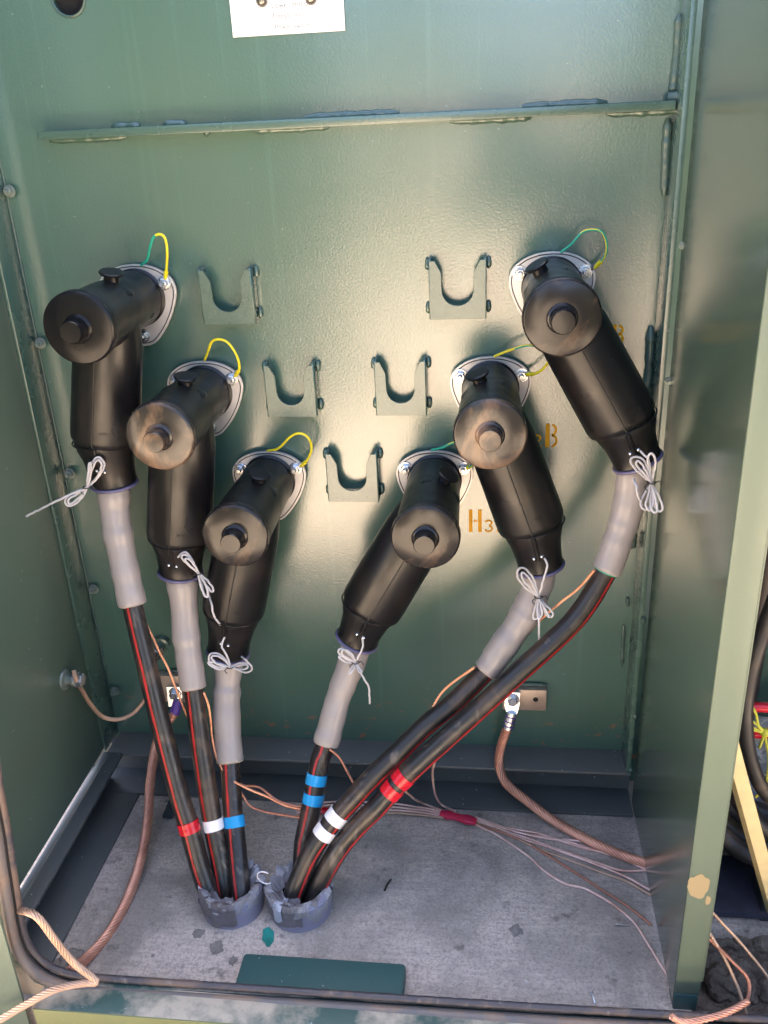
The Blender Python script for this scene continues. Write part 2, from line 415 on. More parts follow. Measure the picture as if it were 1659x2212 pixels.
# parking brackets
HKO = [(0, 1), (.10, 1.0), (.21, .82), (.215, .55)]
def bracket(x0, x1, z0, z1, tilt=0):
    bm = NB(); w_ = x1-x0; h_ = z1-z0; yf = -.028
    pts = [(0, 0), (0, 1), (.095, 1), (.205, .80), (.215, .50)]
    for k in range(1, 12):
        a = pi+pi*k/12; pts.append((.5+.285*cos(a), .50+.27*sin(a)))
    pts += [(.785, .50), (.795, .80), (.905, 1), (1, 1), (1, 0)]
    # bottom strip is closed by the first and last points
    P = [V((x0+a*w_, yf, z0+b*h_)) for a, b in pts]
    prism(bm, P, (0, .0035, 0)); bmesh.ops.recalc_face_normals(bm, faces=bm.faces); bm.normal_update()
    for f in [f for f in bm.faces if len(f.verts) > 6]:
        bmesh.ops.triangulate(bm, faces=[f], ngon_method='EAR_CLIP')
    box(bm, (x0-.0012, yf+.0003, z0), (x0+.0028, -.0005, z1+.003), .0004); box(bm, (x1-.0028, yf+.0003, z0), (x1+.0012, -.0005, z1+.003), .0004)
    br = obj('parking_bracket', bm, M['bracket'], T)
    bv = br.modifiers.new('bevel', 'BEVEL'); bv.width = .0007; bv.segments = 2; bv.limit_method = 'ANGLE'
    for sx, x in ((-1, x0-.004), (1, x1+.004)):
        for zz in (z0+h_*.16, z0+h_*.92):
            weld([V((x, -.003, zz-.009)), V((x+sx*.001, -.005, zz)), V((x, -.003, zz+.009))], .0040, br, m='bracket')
    return br
for q in ((.0735, .1615, .087, .178), (-.300, -.2145, .0865, .1735), (-.208, -.1245, -.074, .0150), (-.0205, .0625, -.073, .0185), (-.114, -.026, -.232, -.143), ):
    bracket(*q)

# ground pads with lug
def gpad(x0, x1, z0, z1, holes):
    bm = NB(); box(bm, (x0, -.020, z0), (x1, .0, z1), .0012)
    p = obj('ground_pad', bm, M['pad_copper'], T)
    for hx, hz in holes:
        bm = NB(); lathe(bm, (hx, -.0203, hz), (0, -1, 0), [(0, .0052), (.0002, .0052), (.0003, .0045), (.0003, 0)], 20); obj('hole_shade_disc', bm, M['black'], p)  # flat black disc stands in for the shade in a bolt hole
    weld([V((x0+.02, -.004, z1+.002)), V((x1+.002, -.004, z1+.002))], .004, p)
    return p
a = aty(1088, 1533, -.02); b = aty(1181, 1492, -.02)
gpad(a.x-.002, b.x, a.z, b.z, [(aty(1157, 1511, -.02).x, aty(1157, 1511, -.02).z)])
a = aty(340, 1505, -.02); b = aty(425, 1462, -.02); gpad(a.x, b.x, a.z-.012, b.z, [])
# capped drain stud left of the second cable
S0 = aty(352, 1385, -.0); bm = NB(); lathe(bm, S0, (0, -1, -.12), [(0, .016), (.012, .016), (.014, .010), (.034, .010), (.034, 0)], 24)
st = obj('drain_stud', bm, M['bracket'], T)
bm = NB(); hexnut(bm, S0+V((0, -.030, -.004)), (0, -1, -.12), .0125, .014); lathe(bm, S0+V((0, -.042, -.006)), (0, -1, -.12), [(0, .007), (.014, .007), (.014, 0)], 16); obj('nut', bm, M['bolt_dark'], st)

# stencilled lettering, sprayed on the tank
def rect(bm, x, z, w_, h_, y): bm.faces.new([bm.verts.new((a, y, b)) for a, b in ((x, z), (x+w_, z), (x+w_, z+h_), (x, z+h_))])
def bowl(bm, x, z, rx, rz, t, y, a0=-80, a1=80):
    n_ = 12
    for k in range(n_):
        q = []
        for kk, ro in ((k, 1), (k+1, 1), (k+1, 0), (k, 0)):
            a = radians(a0+(a1-a0)*kk/n_); RX = rx if ro else rx-t; RZ = rz if ro else rz-t
            q.append(bm.verts.new((x+RX*cos(a), y, z+RZ*sin(a))))
        bm.faces.new(q)
def stencil(u0, u1, vt, vb, digit, parts='HnB'):
    a = aty(u0, vb, 0); b = aty(u1, vt, 0); x0, z0, w_, h_ = a.x, a.z, b.x-a.x, b.z-a.z; y = -.0006; bm = NB()
    rect(bm, x0, z0, w_*.09, h_, y); rect(bm, x0+w_*.23, z0, w_*.09, h_, y); rect(bm, x0+w_*.12, z0+h_*.45, w_*.04, h_*.10, y); rect(bm, x0+w_*.17, z0+h_*.45, w_*.04, h_*.10, y)
    bx = x0+w_*.70
    rect(bm, bx, z0, w_*.10, h_, y)
    bowl(bm, bx+w_*.13, z0+h_*.73, w_*.15, h_*.27, w_*.06, y); bowl(bm, bx+w_*.13, z0+h_*.27, w_*.17, h_*.29, w_*.06, y)
    dx = x0+w_*.40; dh = h_*.56
    if digit == '1': rect(bm, dx+w_*.08, z0, w_*.06, dh, y)
    if digit == '2':
        bowl(bm, dx+w_*.10, z0+dh*.72, w_*.10, dh*.28, w_*.05, y, -30, 170)
        bm.faces.new([bm.verts.new((dx+a_, y, z0+b_)) for a_, b_ in ((0, dh*.16), (w_*.05, dh*.16), (w_*.20, dh*.60), (w_*.14, dh*.60))]); rect(bm, dx, z0, w_*.20, dh*.13, y)
    if digit == '3':
        bowl(bm, dx+w_*.09, z0+dh*.74, w_*.10, dh*.26, w_*.045, y, -80, 160); bowl(bm, dx+w_*.09, z0+dh*.28, w_*.11, dh*.28, w_*.045, y, -160, 80)
    obj('stencil_lettering', bm, M['yellow_paint'], T, label='yellow stencilled H%sB on the green tank' % digit)
stencil(1116, 1206, 915, 966, '2'); stencil(1013, 1100, 1101, 1149, '3'); stencil(1262, 1350, 701, 744, '1')

# ------------------------------------------------------------------ notice plate
a = aty(504, 81, -.003); b = aty(746, 67, -.003); zt = b.z+.16
N_ = thing('warning_plate', 'white notice plate with faint printed lines bolted high on the tank', 'sign', (a.x, -.003, a.z))
bm = NB(); box(bm, (a.x, -.0045, a.z), (b.x, -.001, zt), .0005); obj('plate', bm, M['sign'], N_)
def text(s, u, v, size, parent, m):
    cu = bpy.data.curves.new('t', 'FONT'); cu.body = s; cu.size = size; cu.align_x = 'LEFT'
    o = bpy.data.objects.new('t', cu); COL.objects.link(o); bpy.context.view_layer.update()
    me = bpy.data.meshes.new_from_object(o.evaluated_get(bpy.context.evaluated_depsgraph_get())); bpy.data.objects.remove(o)
    p = aty(u, v, -.0048); bm = NB(); bm.from_mesh(me)
    bmesh.ops.transform(bm, matrix=Matrix.Translation(p) @ Matrix.Rotation(pi/2, 4, 'X'), verts=bm.verts)
    obj('lettering', bm, m, parent)
text('Lower and or', 586, 18, .0105, N_, M['sign_ink']); text('Transformer on', 587, 41, .0095, N_, M['sign_ink']); text('Power switch', 594, 64, .0095, N_, M['sign_ink'])
for u, v in ((566, 2), (672, -3)):
    bm = NB(); lathe(bm, aty(u, v, -.005), (0, -1, 0), [(0, .0085), (.004, .0082), (.0075, .005), (.009, .0)], 24); obj('rivet', bm, M['bolt_dark'], N_)

# ------------------------------------------------------------------ side sheets
LS = thing('side_sheet', 'dark green left side sheet of the cabinet with a bottom rail', 'panel', (-.62, -.3, -.85))
bm = NB(); box(bm, (-.6215, -.53, -.775), (-.6190, .001, .95)); obj('sheet', bm, M['sheet_left'], LS)
bm = NB(); box(bm, (-.6185, -.545, -.786), (-.576, -.0645, -.780), .001); box(bm, (-.6185, -.545, -.850), (-.6145, -.0645, -.7862))
obj('bottom_rail', bm, M['channel'], LS)
bm = NB(); box(bm, (-.6240, -.548, -.8555), (-.5385, -.1045, -.8497), .001); obj('base_strip', bm, M['channel'], LS)
# welded seam along the rail
weld([V((-.603, y, -.780)) for y in (-.53, -.4, -.3, -.2, -.075)], .0018, LS, m='channel', step=.004)
# ground stud on the sheet
S1 = atx(140, 1468, -.6188); bm = NB(); lathe(bm, S1, (1, 0, .0), [(0, .020), (.003, .019), (.005, .011), (.022, .011), (.022, .0)], 20); gs = obj('ground_stud', bm, M['zinc_dull'], LS)
bm = NB(); hexnut(bm, S1+V((.026, 0, 0)), (1, 0, 0), .013, .010); lathe(bm, S1, (1, 0, 0), [(.02, .015), (.0255, .015), (.0255, 0)], 20); obj('nut', bm, M['zinc'], gs)

PX = .4455
RS = thing('partition_sheet', 'glossy dark green partition sheet on the right with a front edge painted pale as if lit', 'panel', (.447, -.3, -.85))
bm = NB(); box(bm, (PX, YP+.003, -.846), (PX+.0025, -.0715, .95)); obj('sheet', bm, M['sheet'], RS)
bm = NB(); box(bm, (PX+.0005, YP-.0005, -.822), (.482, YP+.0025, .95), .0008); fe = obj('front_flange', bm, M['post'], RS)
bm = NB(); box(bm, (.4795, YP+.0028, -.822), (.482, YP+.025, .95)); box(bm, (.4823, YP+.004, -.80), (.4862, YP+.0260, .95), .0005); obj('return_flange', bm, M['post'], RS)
bm = NB(); box(bm, (PX+.0008, YP-.001, -.8555), (.480, YP+.03, -.8232), .001); obj('foot_block', bm, M['box'], RS, label='blue-green foot block under the pale front edge')
def blotch(c, rx, rz, y, seed):
    bm = NB(); n_ = 40; vs = []
    for k in range(n_):
        a = 2*pi*k/n_; r = 1+.30*noise.noise(V((cos(a)*1.6, sin(a)*1.6, seed)))+.12*noise.noise(V((cos(a)*6, sin(a)*6, seed)))
        vs.append(bm.verts.new((c.x+rx*r*cos(a), y, c.z+rz*r*sin(a))))
    bm.faces.new(vs); return bm
obj('bare_patch', blotch(aty(1508, 1912, YP), .0150, .021, YP-.0011, 3), M['primer'], fe, label='cream patch of scraped paint')
obj('bare_patch', blotch(aty(1529, 1944, YP), .0040, .008, YP-.0011, 8), M['primer'], fe)

# ------------------------------------------------------------------ door sill and seal
DS = thing('door_sill', 'scraped green door sill frame across the bottom with muddy scuffs', 'frame', (0, -.58, -.9))
YS = -.553
sp = [(-6, 1700), (12, 1800), (27, 1900), (48, 2020), (74, 2072), (122, 2106), (200, 2122), (420, 2138), (829, 2166), (1200, 2190), (1452, 2204), (1659, 2214), (1760, 2219)]
SP = [aty(u, v, YS) for u, v in sp]
SP = [aty(-34, 1480, YS)] + SP
bm = NB(); box(bm, (-.515, YS-.047, ZSILL-.014), (1.2, YS+.010, ZSILL-.010), .001); obj('sill_top', bm, M['sill'], DS)
bm = NB(); box(bm, (-.515, YS-.049, ZSILL-.19), (1.2, YS-.0455, ZSILL-.0105), .001); obj('sill_front', bm, M['sill_front'], DS)
bm = NB(); box(bm, (-.50, YS+.0102, ZSILL-.06), (1.2, YS+.0135, ZSILL-.004)); obj('sill_back', bm, M['sill'], DS)
# left upright of the frame, a folded post outboard of the seal
up = [(-90, 1500), (-60, 1760), (-26, 1900), (0, 2010), (26, 2080), (60, 2122), (110, 2140), (150, 2150), (135, 2160), (102, 2230), (60, 2300), (-300, 2300), (-300, 1500)]
bm = NB(); prism(bm, [aty(u+14, v, YS-.002) for u, v in up[:9]] + [aty(u, v, YS-.002) for u, v in up[9:]], (0, .004, 0)); obj('left_upright', bm, M['sill'], DS)
bm = NB(); q = [(-80, 1700), (0, 1990), (66, 2222), (100, 2330), (30, 2330), (-60, 2000), (-140, 1700)]
prism(bm, [aty(u, v, YS-.030) for u, v in q], (0, .004, 0)); obj('left_fold', bm, M['post'], DS)
RSL = thing('rubber_seal', 'grey-black double rubber seal along the sill and up the left corner', 'seal', SP[5])
Pc = catmull(SP, .008)
bm = NB(); loft(bm, [p+V((0, .006, .004)) for p in Pc], lambda t, s: .0056+.0004*sin(s*500), 12, ref=V((0, -1, 0))); obj('ribbed_bead', bm, M['seal_dark'], RSL)
Pd = [p+V((0, -.010, -.0075)) for p in Pc]
for i, p in enumerate(Pd):
    t = (Pc[min(i+1, len(Pc)-1)]-Pc[max(i-1, 0)]).normalized(); Pd[i] = Pc[i]+V((t.z, 0, -t.x))*.0105+V((0, -.006, 0))
bm = NB(); loft(bm, Pd, .0085, 14); obj('outer_bead', bm, M['seal'], RSL)
bm = NB(); loft(bm, [(a+b)/2+V((0, .003, -.002)) for a, b in zip(Pc, Pd)], .0045, 8); obj('seal_web', bm, M['tie'], RSL)

# ------------------------------------------------------------------ bushings, elbows
B = {1: (-.4126, .1319), 2: (-.3179, -.0315), 3: (-.2217, -.1950), 6: (.0734, -.1950), 5: (.1696, -.0315), 4: (.2643, .1319)}
SH = {1: (228, 948), 2: (388, 1159), 3: (504, 1318), 6: (801, 1310), 5: (1149, 1132), 4: (1345, 912)}
KK = {1: (247, 1041), 2: (390, 1232), 3: (493, 1405), 6: (772, 1378), 5: (1168, 1220), 4: (1376, 992)}
YA = {1: -.137, 2: -.135, 3: -.135, 6: -.135, 5: -.135, 4: -.135}
LBL = {1: 'highest on the left', 2: 'middle one of the left three', 3: 'lowest of the left three', 6: 'lowest of the right three', 5: 'middle one of the right three', 4: 'highest on the right'}
CAPM = {1: 'cap_clean', 2: 'cap_dusty', 3: 'cap_mid', 6: 'cap_mid', 5: 'cap_dusty', 4: 'cap_mid'}
FL = [(0, .0535), (.022, .0515), (.043, .044), (.060, .031), (.0665, .016), (.0655, 0), (.058, -.022), (.046, -.044), (.032, -.063), (.016, -.078), (0, -.0815)]
FLP = FL + [(-x, z) for x, z in FL[-2:0:-1]]
DESC = {1: 'clean black elbow connector', 2: 'black elbow connector with tan scuffed end cap', 3: 'black elbow connector hanging nearly straight', 6: 'black elbow connector leaning down to the left', 5: 'black elbow connector with brown dusty end cap leaning right', 4: 'black elbow connector leaning to the right wall'}
EL = {}
for i, (bx, bz) in B.items():
    # bushing clamp plate
    F = thing('bushing_flange', 'silver clamp plate around the bushing of the elbow %s' % LBL[i], 'flange', (bx, -.008, bz), 'silver bushing clamp plates')
    sm = catmull([V((x, 0, z)) for x, z in FLP+[FLP[0]]], .006)[:-1]
    bm = NB(); prism(bm, [V((bx+p.x, -.0100, bz+p.z)) for p in sm], (0, -.006, 0))
    bmesh.ops.bevel(bm, geom=[e for e in bm.edges if all(abs(v.co.y+.016) < 1e-5 for v in e.verts)], offset=.0012, segments=2, affect='EDGES'); obj('clamp_plate', bm, M['flange'], F)
    bm = NB(); prism(bm, [V((bx+p.x*.97, -.0005, bz+p.z*.97)) for p in sm], (0, -.0093, 0)); obj('gasket', bm, M['gasket'], F)
    bm = NB(); loft(bm, [V((bx+p.x*.94, -.0165, bz+p.z*.94)) for p in sm+[sm[0]]], .0009, 6, cap=False); obj('plate_groove', bm, M['gasket'], F)
    for dx, dz in ((-.05, .0226), (.05, .0226), (0, -.0635)): bolt((bx+dx, -.0165, bz+dz), (0, -1, 0), .0085, F, 'zinc')
    # elbow
    ya = YA[i]; S = aty(*SH[i], ya); K = aty(*KK[i], ya); O = V((bx, ya, bz)); d1 = (S-O).normalized()
    E_ = thing('elbow_connector', '%s, %s' % (DESC[i], LBL[i]), 'cable connector', (bx, -.016, bz), 'black rubber elbow connectors'); EL[i] = E_
    bm = NB(); lathe(bm, (bx, -.0165, bz), (0, -1, 0), [(0, .0475), (.004, .0475), (.006, .0440), (.018, .0442), (.020, .0462), (.025, .0462), (.030, .0452), (.08, .0468), (.13, .0480), (.17, .0488), (.195, .0494), (.205, .0502), (.2155, .0502), (.2155, 0)], 56)
    obj('barrel', bm, M['rubber'], E_)
    bm = NB(); yb = -.232
    lathe(bm, (bx, yb, bz), (0, -1, 0), [(0, .0490), (.001, .0515), (.004, .0525), (.015, .0525), (.0175, .0505), (.0180, .0495), (.0182, .0212), (.0200, .0200), (.0208, .0185), (.0215, .0175), (.040, .0165), (.0425, .0150), (.0432, 0)], 72)
    cp = obj('end_cap', bm, M[CAPM[i]], E_)
    bm = NB(); loft(bm, [V((bx+.0520*cos(a), yb-.0040, bz+.0520*sin(a))) for a in [2*pi*k/60 for k in range(61)]], .0012, 8, cap=False); obj('bead', bm, M['rubber'], cp)
    for k in (0, 1):                                     # moulded lugs at the top of the rim
        bm = NB(); a = pi/2+radians(-18+36*k)-.0; ux, uz = -d1.x, -d1.z; ang = math.atan2(uz, ux)+radians(-14+28*k)
        lathe(bm, (bx+.0470*cos(ang), -.2185, bz+.0470*sin(ang)), (0, -1, 0), [(0, 0), (0, .0035), (.009, .0035), (.009, 0)], 12); obj('rim_lug', bm, M['rubber'], E_)
    # arm
    L1 = (S-O).length; pts = [O+d1*t for t in (-.044, -.043, -.036, 0, .05, .10, L1-.012, L1-.004, L1)]
    rad = [.010, .022, .0345, .0455, .0525, .0535, .0550, .0540, .0500]
    bm = NB(); loft(bm, pts, rad, 56, ref=V((0, -1, 0))); obj('arm', bm, M['rubber'], E_)
    d2 = (K-S).normalized(); L2 = (K-S).length
    def cuffp(t): return S.lerp(K, t)
    bm = NB(); cs = [S-d1*.003, S+d1*.002]+[cuffp(t) for t in (.15, .4, .7, .9, .97, 1.0)]
    loft(bm, cs, [.0495, .0495, .0475, .0415, .0380, .0370, .0380, .0365], 48); obj('cuff', bm, M['rubber'], E_)
    bm = NB(); fr = frames([S, K]); t_, a_, b_ = fr[0]
    loft(bm, [K+d2*.003+(a_*cos(q)+b_*sin(q))*.0370 for q in [2*pi*k/48 for k in range(49)]], .0030, 10, cap=False); obj('collar_ring', bm, M['ring'], E_)
    bm = NB(); loft(bm, [S-d1*.0002+(a_*cos(q)+b_*sin(q))*.0525 for q in [2*pi*k/60 for k in range(61)]], .0012, 8, cap=False); obj('shoulder_bead', bm, M['rubber'], E_)
    # seam rib down the front of arm and cuff
    bm = NB(); fr1 = frames([O, S])[0]
    def front(p, r, fr): return p+fr[1]*r
    sr = [front(O+d1*t, r+.0003, fr1) for t, r in ((.05, .0525), (.10, .0535), (L1-.012, .0550), (L1-.003, .0542))]
    loft(bm, catmull(sr, .01), .0011, 8); obj('seam_rib', bm, M['tie'], E_)
    bm = NB(); sr = [front(cuffp(t), r-.0015, frames([S, K])[0]) for t, r in ((.02, .0495), (.15, .0475), (.4, .0415), (.62, .0390))]
    loft(bm, catmull(sr, .008), .0042, 10); rb = obj('pull_tab', bm, M['rubber'], E_)
    side = fr1[2]
    for sx in (-1, 1):
        bm = NB(); c = front(cuffp(.55), .0392, frames([S, K])[0])+side*sx*.0065
        bmesh.ops.create_icosphere(bm, subdivisions=2, radius=.0031, matrix=Matrix.Translation(c)); 
        for f in bm.faces: f.smooth = True
        obj('eyelet', bm, M['zinc'], rb)
    bm = NB(); yv = O+d1*(L1-.030)
    for k in range(5):
        q = (-.55+.055*k)*1.0; c_ = yv+(fr1[1]*cos(q+.1)+fr1[2]*sin(q+.1))*.0553
        loft(bm, [c_-d1*.0022, c_+d1*.0022], .0006, 5)
    obj('moulded_mark', bm, M['rubber'], E_)
    # vent plug on the barrel, opposite the arm
    nd = (-d1); nd.y = 0; nd.normalize(); nd = (nd+V((0, -.12, 0))).normalized(); c = V((bx, -.125 if i != 6 else -.115, bz))+nd*.0455
    bm = NB(); lathe(bm, c, nd, [(0, .0120), (.004, .0115), (.0105, .0110), (.012, .0112), (.0125, .0180), (.0155, .0190), (.0172, .0170), (.0176, 0)], 36); obj('vent_plug', bm, M['rubber'], E_)

# ------------------------------------------------------------------ power cables
def ypath(pp, y0, y1):
    """pixel path with depth running from y0 to y1 along its length"""
    L = [0]
    for a, b in zip(pp, pp[1:]): L.append(L[-1]+math.hypot(b[0]-a[0], b[1]-a[1]))
    return [aty(u, v, y0+(y1-y0)*(l/L[-1])**1.15) for (u, v), l in zip(pp, L)]
CP = {
 1: ([(247, 1041), (247, 1095), (258, 1170), (287, 1310), (313, 1420), (346, 1560), (382, 1700), (408, 1785), (432, 1872), (462, 1960)], .205, -.410),
 2: ([(390, 1232), (397, 1290), (402, 1370), (418, 1490), (432, 1600), (447, 1700), (460, 1780), (478, 1870), (490, 1955)], 0, -.385),
 3: ([(493, 1405), (493, 1450), (489, 1530), (497, 1650), (502, 1740), (506, 1775), (514, 1860), (522, 1950)], 0, -.390),
 6: ([(772, 1378), (760, 1430), (730, 1510), (703, 1610), (692, 1640), (682, 1690), (677, 1725), (665, 1778), (656, 1828), (652, 1930)], 0, -.345),
 5: ([(1168, 1220), (1160, 1268), (1139, 1318), (1114, 1358), (1081, 1405), (1045, 1454), (978, 1520), (919, 1568), (862, 1624), (815, 1668), (765, 1722), (716, 1778), (670, 1846), (628, 1950)], 0, -.420),
 4: ([(1376, 992), (1366, 1035), (1363, 1066), (1351, 1116), (1337, 1160), (1308, 1236), (1252, 1326), (1188, 1392), (1112, 1460), (1052, 1516), (958, 1600), (870, 1682), (820, 1738), (770, 1788), (722, 1850), (672, 1950)], 0, -.405)}
SLEND = {1: (287, 1310), 2: (418, 1490), 3: (497, 1650), 6: (703, 1610), 5: (1045, 1454), 4: (1308, 1236)}
CD = {1: 'black cable with red stripe and one red tape band, leftmost', 2: 'black cable with one white tape band, second from the left', 3: 'black cable with one blue tape band, third from the left',
      6: 'black cable with two blue tape bands, steep one at the right conduit', 5: 'slanting black cable with two white tape bands', 4: 'longest slanting black cable with two red tape bands'}
BANDS = {1: ('red', [(408, 1781)]), 2: ('white', [(460, 1776)]), 3: ('blue', [(505, 1771)]), 6: ('blue', [(685, 1684), (677, 1726)]), 5: ('white', [(728, 1767), (702, 1797)]), 4: ('red', [(866, 1682), (840, 1704)])}
SANG = {1: 2, 2: 12, 3: 4, 6: 18, 5: -28, 4: -32}
CR = .0174
CC = [(atz(490, 2009, ZS).x-.002, atz(490, 2009, ZS).y+.054, ZS), (atz(644, 2016, ZS).x-.005, atz(644, 2016, ZS).y+.054, ZS)]
def proj(p):
    d = p-CAM; z = d.dot(FW); return (W0/2+FPX*d.dot(RT)/z, H0/2-FPX*d.dot(UP)/z)
CABLE = {}
for i, (pp, _, y1) in CP.items():
    cc = V(CC[0] if i in (1, 2, 3) else CC[1]); e_ = aty(*pp[-1], cc.y+{1: -.018, 2: -.004, 3: -.012, 4: -.004, 5: -.016, 6: .020}[i]); cc.z = e_.z
    P3 = ypath(pp, YA[i], e_.y); P3[-1] = e_; P3.append(cc.lerp(e_, .9)+V((0, 0, -.035)))
    C_ = catmull(P3, .006); CABLE[i] = C_
    dd = [math.hypot(proj(p)[0]-SLEND[i][0], proj(p)[1]-SLEND[i][1]) for p in C_]; ks = dd.index(min(dd))
    t0 = thing('power_cable', CD[i], 'cable', C_[-1], 'striped medium voltage cables')
    bm = NB(); loft(bm, C_[ks-4:], CR, 24, mod=lambda p, th, s: .0005*noise.noise(p*60)); obj('jacket', bm, M['jacket'], t0)
    fr = frames(C_, V((0, -1, 0))); bm = NB(); prev = None; a0 = radians(SANG[i])
    for k in range(ks-3, len(C_)):
        t, a, b = fr[k]; a = (V((0, -1, 0))-t*(-t.y)).normalized(); b = t.cross(a); s = a0+.12*noise.noise(C_[k]*14)
        wv = .115*(1+.35*noise.noise(C_[k]*70)); row = [bm.verts.new(C_[k]+(a*cos(s+q)+b*sin(s+q))*(CR+.0007)) for q in (-wv, 0, wv)]
        if prev:
            for q in range(2): bm.faces.new((prev[q], prev[q+1], row[q+1], row[q])).smooth = True
        prev = row
    obj('red_stripe', bm, M['stripe'], t0)
    # shrink sleeve, lumpy
    sl = C_[0:ks+1]; seed = i*3.7; tot = sum((a-b).length for a, b in zip(sl, sl[1:]))
    def rs(t, s, seed=seed):
        r = .0252-.0018*min(1, t/.5)
        r += .0016*math.exp(-((t-.13)/.05)**2) - .0012*math.exp(-((t-.03)/.03)**2) + .0018*math.exp(-((t-.48-.1*sin(seed))/.035)**2) + .0010*math.exp(-((t-.72)/.05)**2)
        if t > .985: r -= .0008
        return r
    bm = NB(); loft(bm, sl, rs, 40, mod=lambda p, th, s: .0026*noise.noise(V((p.x*24, p.y*24+seed, p.z*16)))+.0012*noise.noise(V((p.x*70, p.y*70+seed, p.z*40)))+.0008*max(0, noise.noise(V((s*45, th*1.3, seed))))*1.6)
    obj('shrink_sleeve', bm, M['sleeve'], t0, sub=1)
    if i == 4:
        bm = NB(); loft(bm, C_[ks-1:ks+1], .0185, 24); obj('green_band', bm, M['wire_green'], t0)
    col, where = BANDS[i]
    for (u, v) in where:
        dd = [math.hypot(proj(p)[0]-u, proj(p)[1]-v) for p in C_]; k = dd.index(min(dd))
        bm = NB(); seg = catmull([C_[k]+(C_[k-2]-C_[k]).normalized()*.0095, C_[k], C_[k]+(C_[k+2]-C_[k]).normalized()*.0095], .002)
        loft(bm, seg, CR+.0013, 28, mod=lambda p, th, s: .0003*noise.noise(p*150)); obj('phase_tape', bm, M['tape_'+col], t0, label='%s tape band' % col)

# ------------------------------------------------------------------ bonding wires on the bushings
WR = {1: [(305, 573), (318, 560), (324, 535), (332, 512), (345, 506), (356, 514), (361, 540), (360, 575), (358, 596)],
      2: [(442, 778), (449, 760), (458, 738), (475, 733), (494, 742), (512, 770), (517, 795), (511, 808)],
      3: [(578, 974), (602, 968), (628, 943), (648, 936), (666, 946), (673, 968), (665, 992), (654, 1003)],
      4: [(1212, 545), (1235, 527), (1258, 502), (1285, 496), (1303, 504), (1311, 530), (1306, 555), (1290, 573)],
      5: [(1068, 770), (1100, 757), (1140, 746), (1172, 752), (1188, 770), (1175, 795), (1155, 807), (1142, 808)],
      6: [(932, 972), (955, 967), (985, 955), (1015, 965), (1028, 985), (1020, 1005), (1006, 1012)]}
WD = {1: 'green and yellow loop of bonding wire above the top left bushing', 2: 'yellow loop of bonding wire on the middle left bushing', 3: 'yellow loop of bonding wire on the lowest left bushing',
      4: 'teal loop of bonding wire above the top right bushing', 5: 'green-yellow bonding wire half behind the top right elbow', 6: 'short green bonding wire behind the dusty right elbow'}
for i, pp in WR.items():
    n_ = len(pp)
    P3 = [aty(u, v, -.022-.022*sin(pi*k/(n_-1))) for k, (u, v) in enumerate(pp)]
    C_ = catmull(P3, .003); h = len(C_)//2
    t0 = thing('bonding_wire', WD[i], 'wire', P3[0], 'bonding wires on the bushings')
    if i in (2, 3): sg = [(0, len(C_), 'wire_yellow')]
    elif i == 1: sg = [(0, h-2, 'wire_green'), (h-3, len(C_), 'wire_yellow')]
    elif i == 5: sg = [(0, h//2+1, 'wire_yellow'), (h//2, h, 'wire_green'), (h-1, len(C_), 'wire_yellow')]
    else: sg = [(0, len(C_), 'wire_green')]
    for a, b, m in sg:
        bm = NB(); loft(bm, C_[a:b], .0021, 10); obj('insulation', bm, M[m], t0)
    if i in (4, 6, 5):                         # thin yellow tracer
        bm = NB(); loft(bm, [p+V((.0014*cos(k*.12), -.0012, .0012*sin(k*.12))) for k, p in enumerate(C_)], .0010, 6); obj('tracer_line', bm, M['wire_yellow'], t0)
    bm = NB(); a, b = C_[-4], C_[-1]; loft(bm, [a, a.lerp(b, .5), b+(b-a)*.6], [.0034, .0036, .0034], 12); obj('crimp_sleeve', bm, M['wire_yellow'], t0)
    bx, bz = B[i]; e = V((bx+.05, -.0175, bz+.0226)); bm = NB(); lathe(bm, e, (0, -1, 0), [(-.0005, .0105), (.0012, .0105), (.0012, 0)], 20)
    s_ = C_[-1]; dv = e-s_; nn = V((dv.z, 0, -dv.x)).normalized()*.004; prism(bm, [s_+nn, s_-nn, e-nn, e+nn], (0, -.0012, 0)); obj('ring_lug', bm, M['zinc'], t0)

# ------------------------------------------------------------------ white cord bundles
def cord(i, lab, knot, segs, y=-.218, yt=None):
    t0 = thing('cord_bundle', lab, 'cord', aty(*knot, y), 'white pull cords tied in bundles')
    for q, pp in enumerate(segs):
        n_ = len(pp); P3 = [aty(u, v, y-.006*sin(pi*k/(n_-1))*(1+.3*q) - .0015*(q % 3)) for k, (u, v) in enumerate(pp)]
        bm = NB(); strands(bm, [p+V((noise.noise(p*130), 0, noise.noise(p*130+V((9, 9, 9)))))*.0011 for p in catmull(P3, .0015)], .00185, 3, .010); obj('cord', bm, M['cord'], t0)
    kp = aty(*knot, y-.003); bm = NB()
    loft(bm, [kp+V((.0062*cos(a), -.0045*sin(a)-.001, .0006*cos(a*2))) for a in [2*pi*k/20 for k in range(21)]], .0009, 6, cap=False)
    loft(bm, catmull([kp+V((.005, -.003, 0)), kp+V((.011, -.004, .004)), kp+V((.014, -.003, -.003))], .003), .0008, 6)
    loft(bm, catmull([kp+V((-.003, -.004, 0)), kp+V((-.010, -.005, -.005)), kp+V((-.006, -.004, -.012))], .003), .0008, 6)
    obj('twist_tie', bm, M['tie'], t0)
def loopsets(base, dx, dy): return [(u+dx, v+dy) for u, v in base]
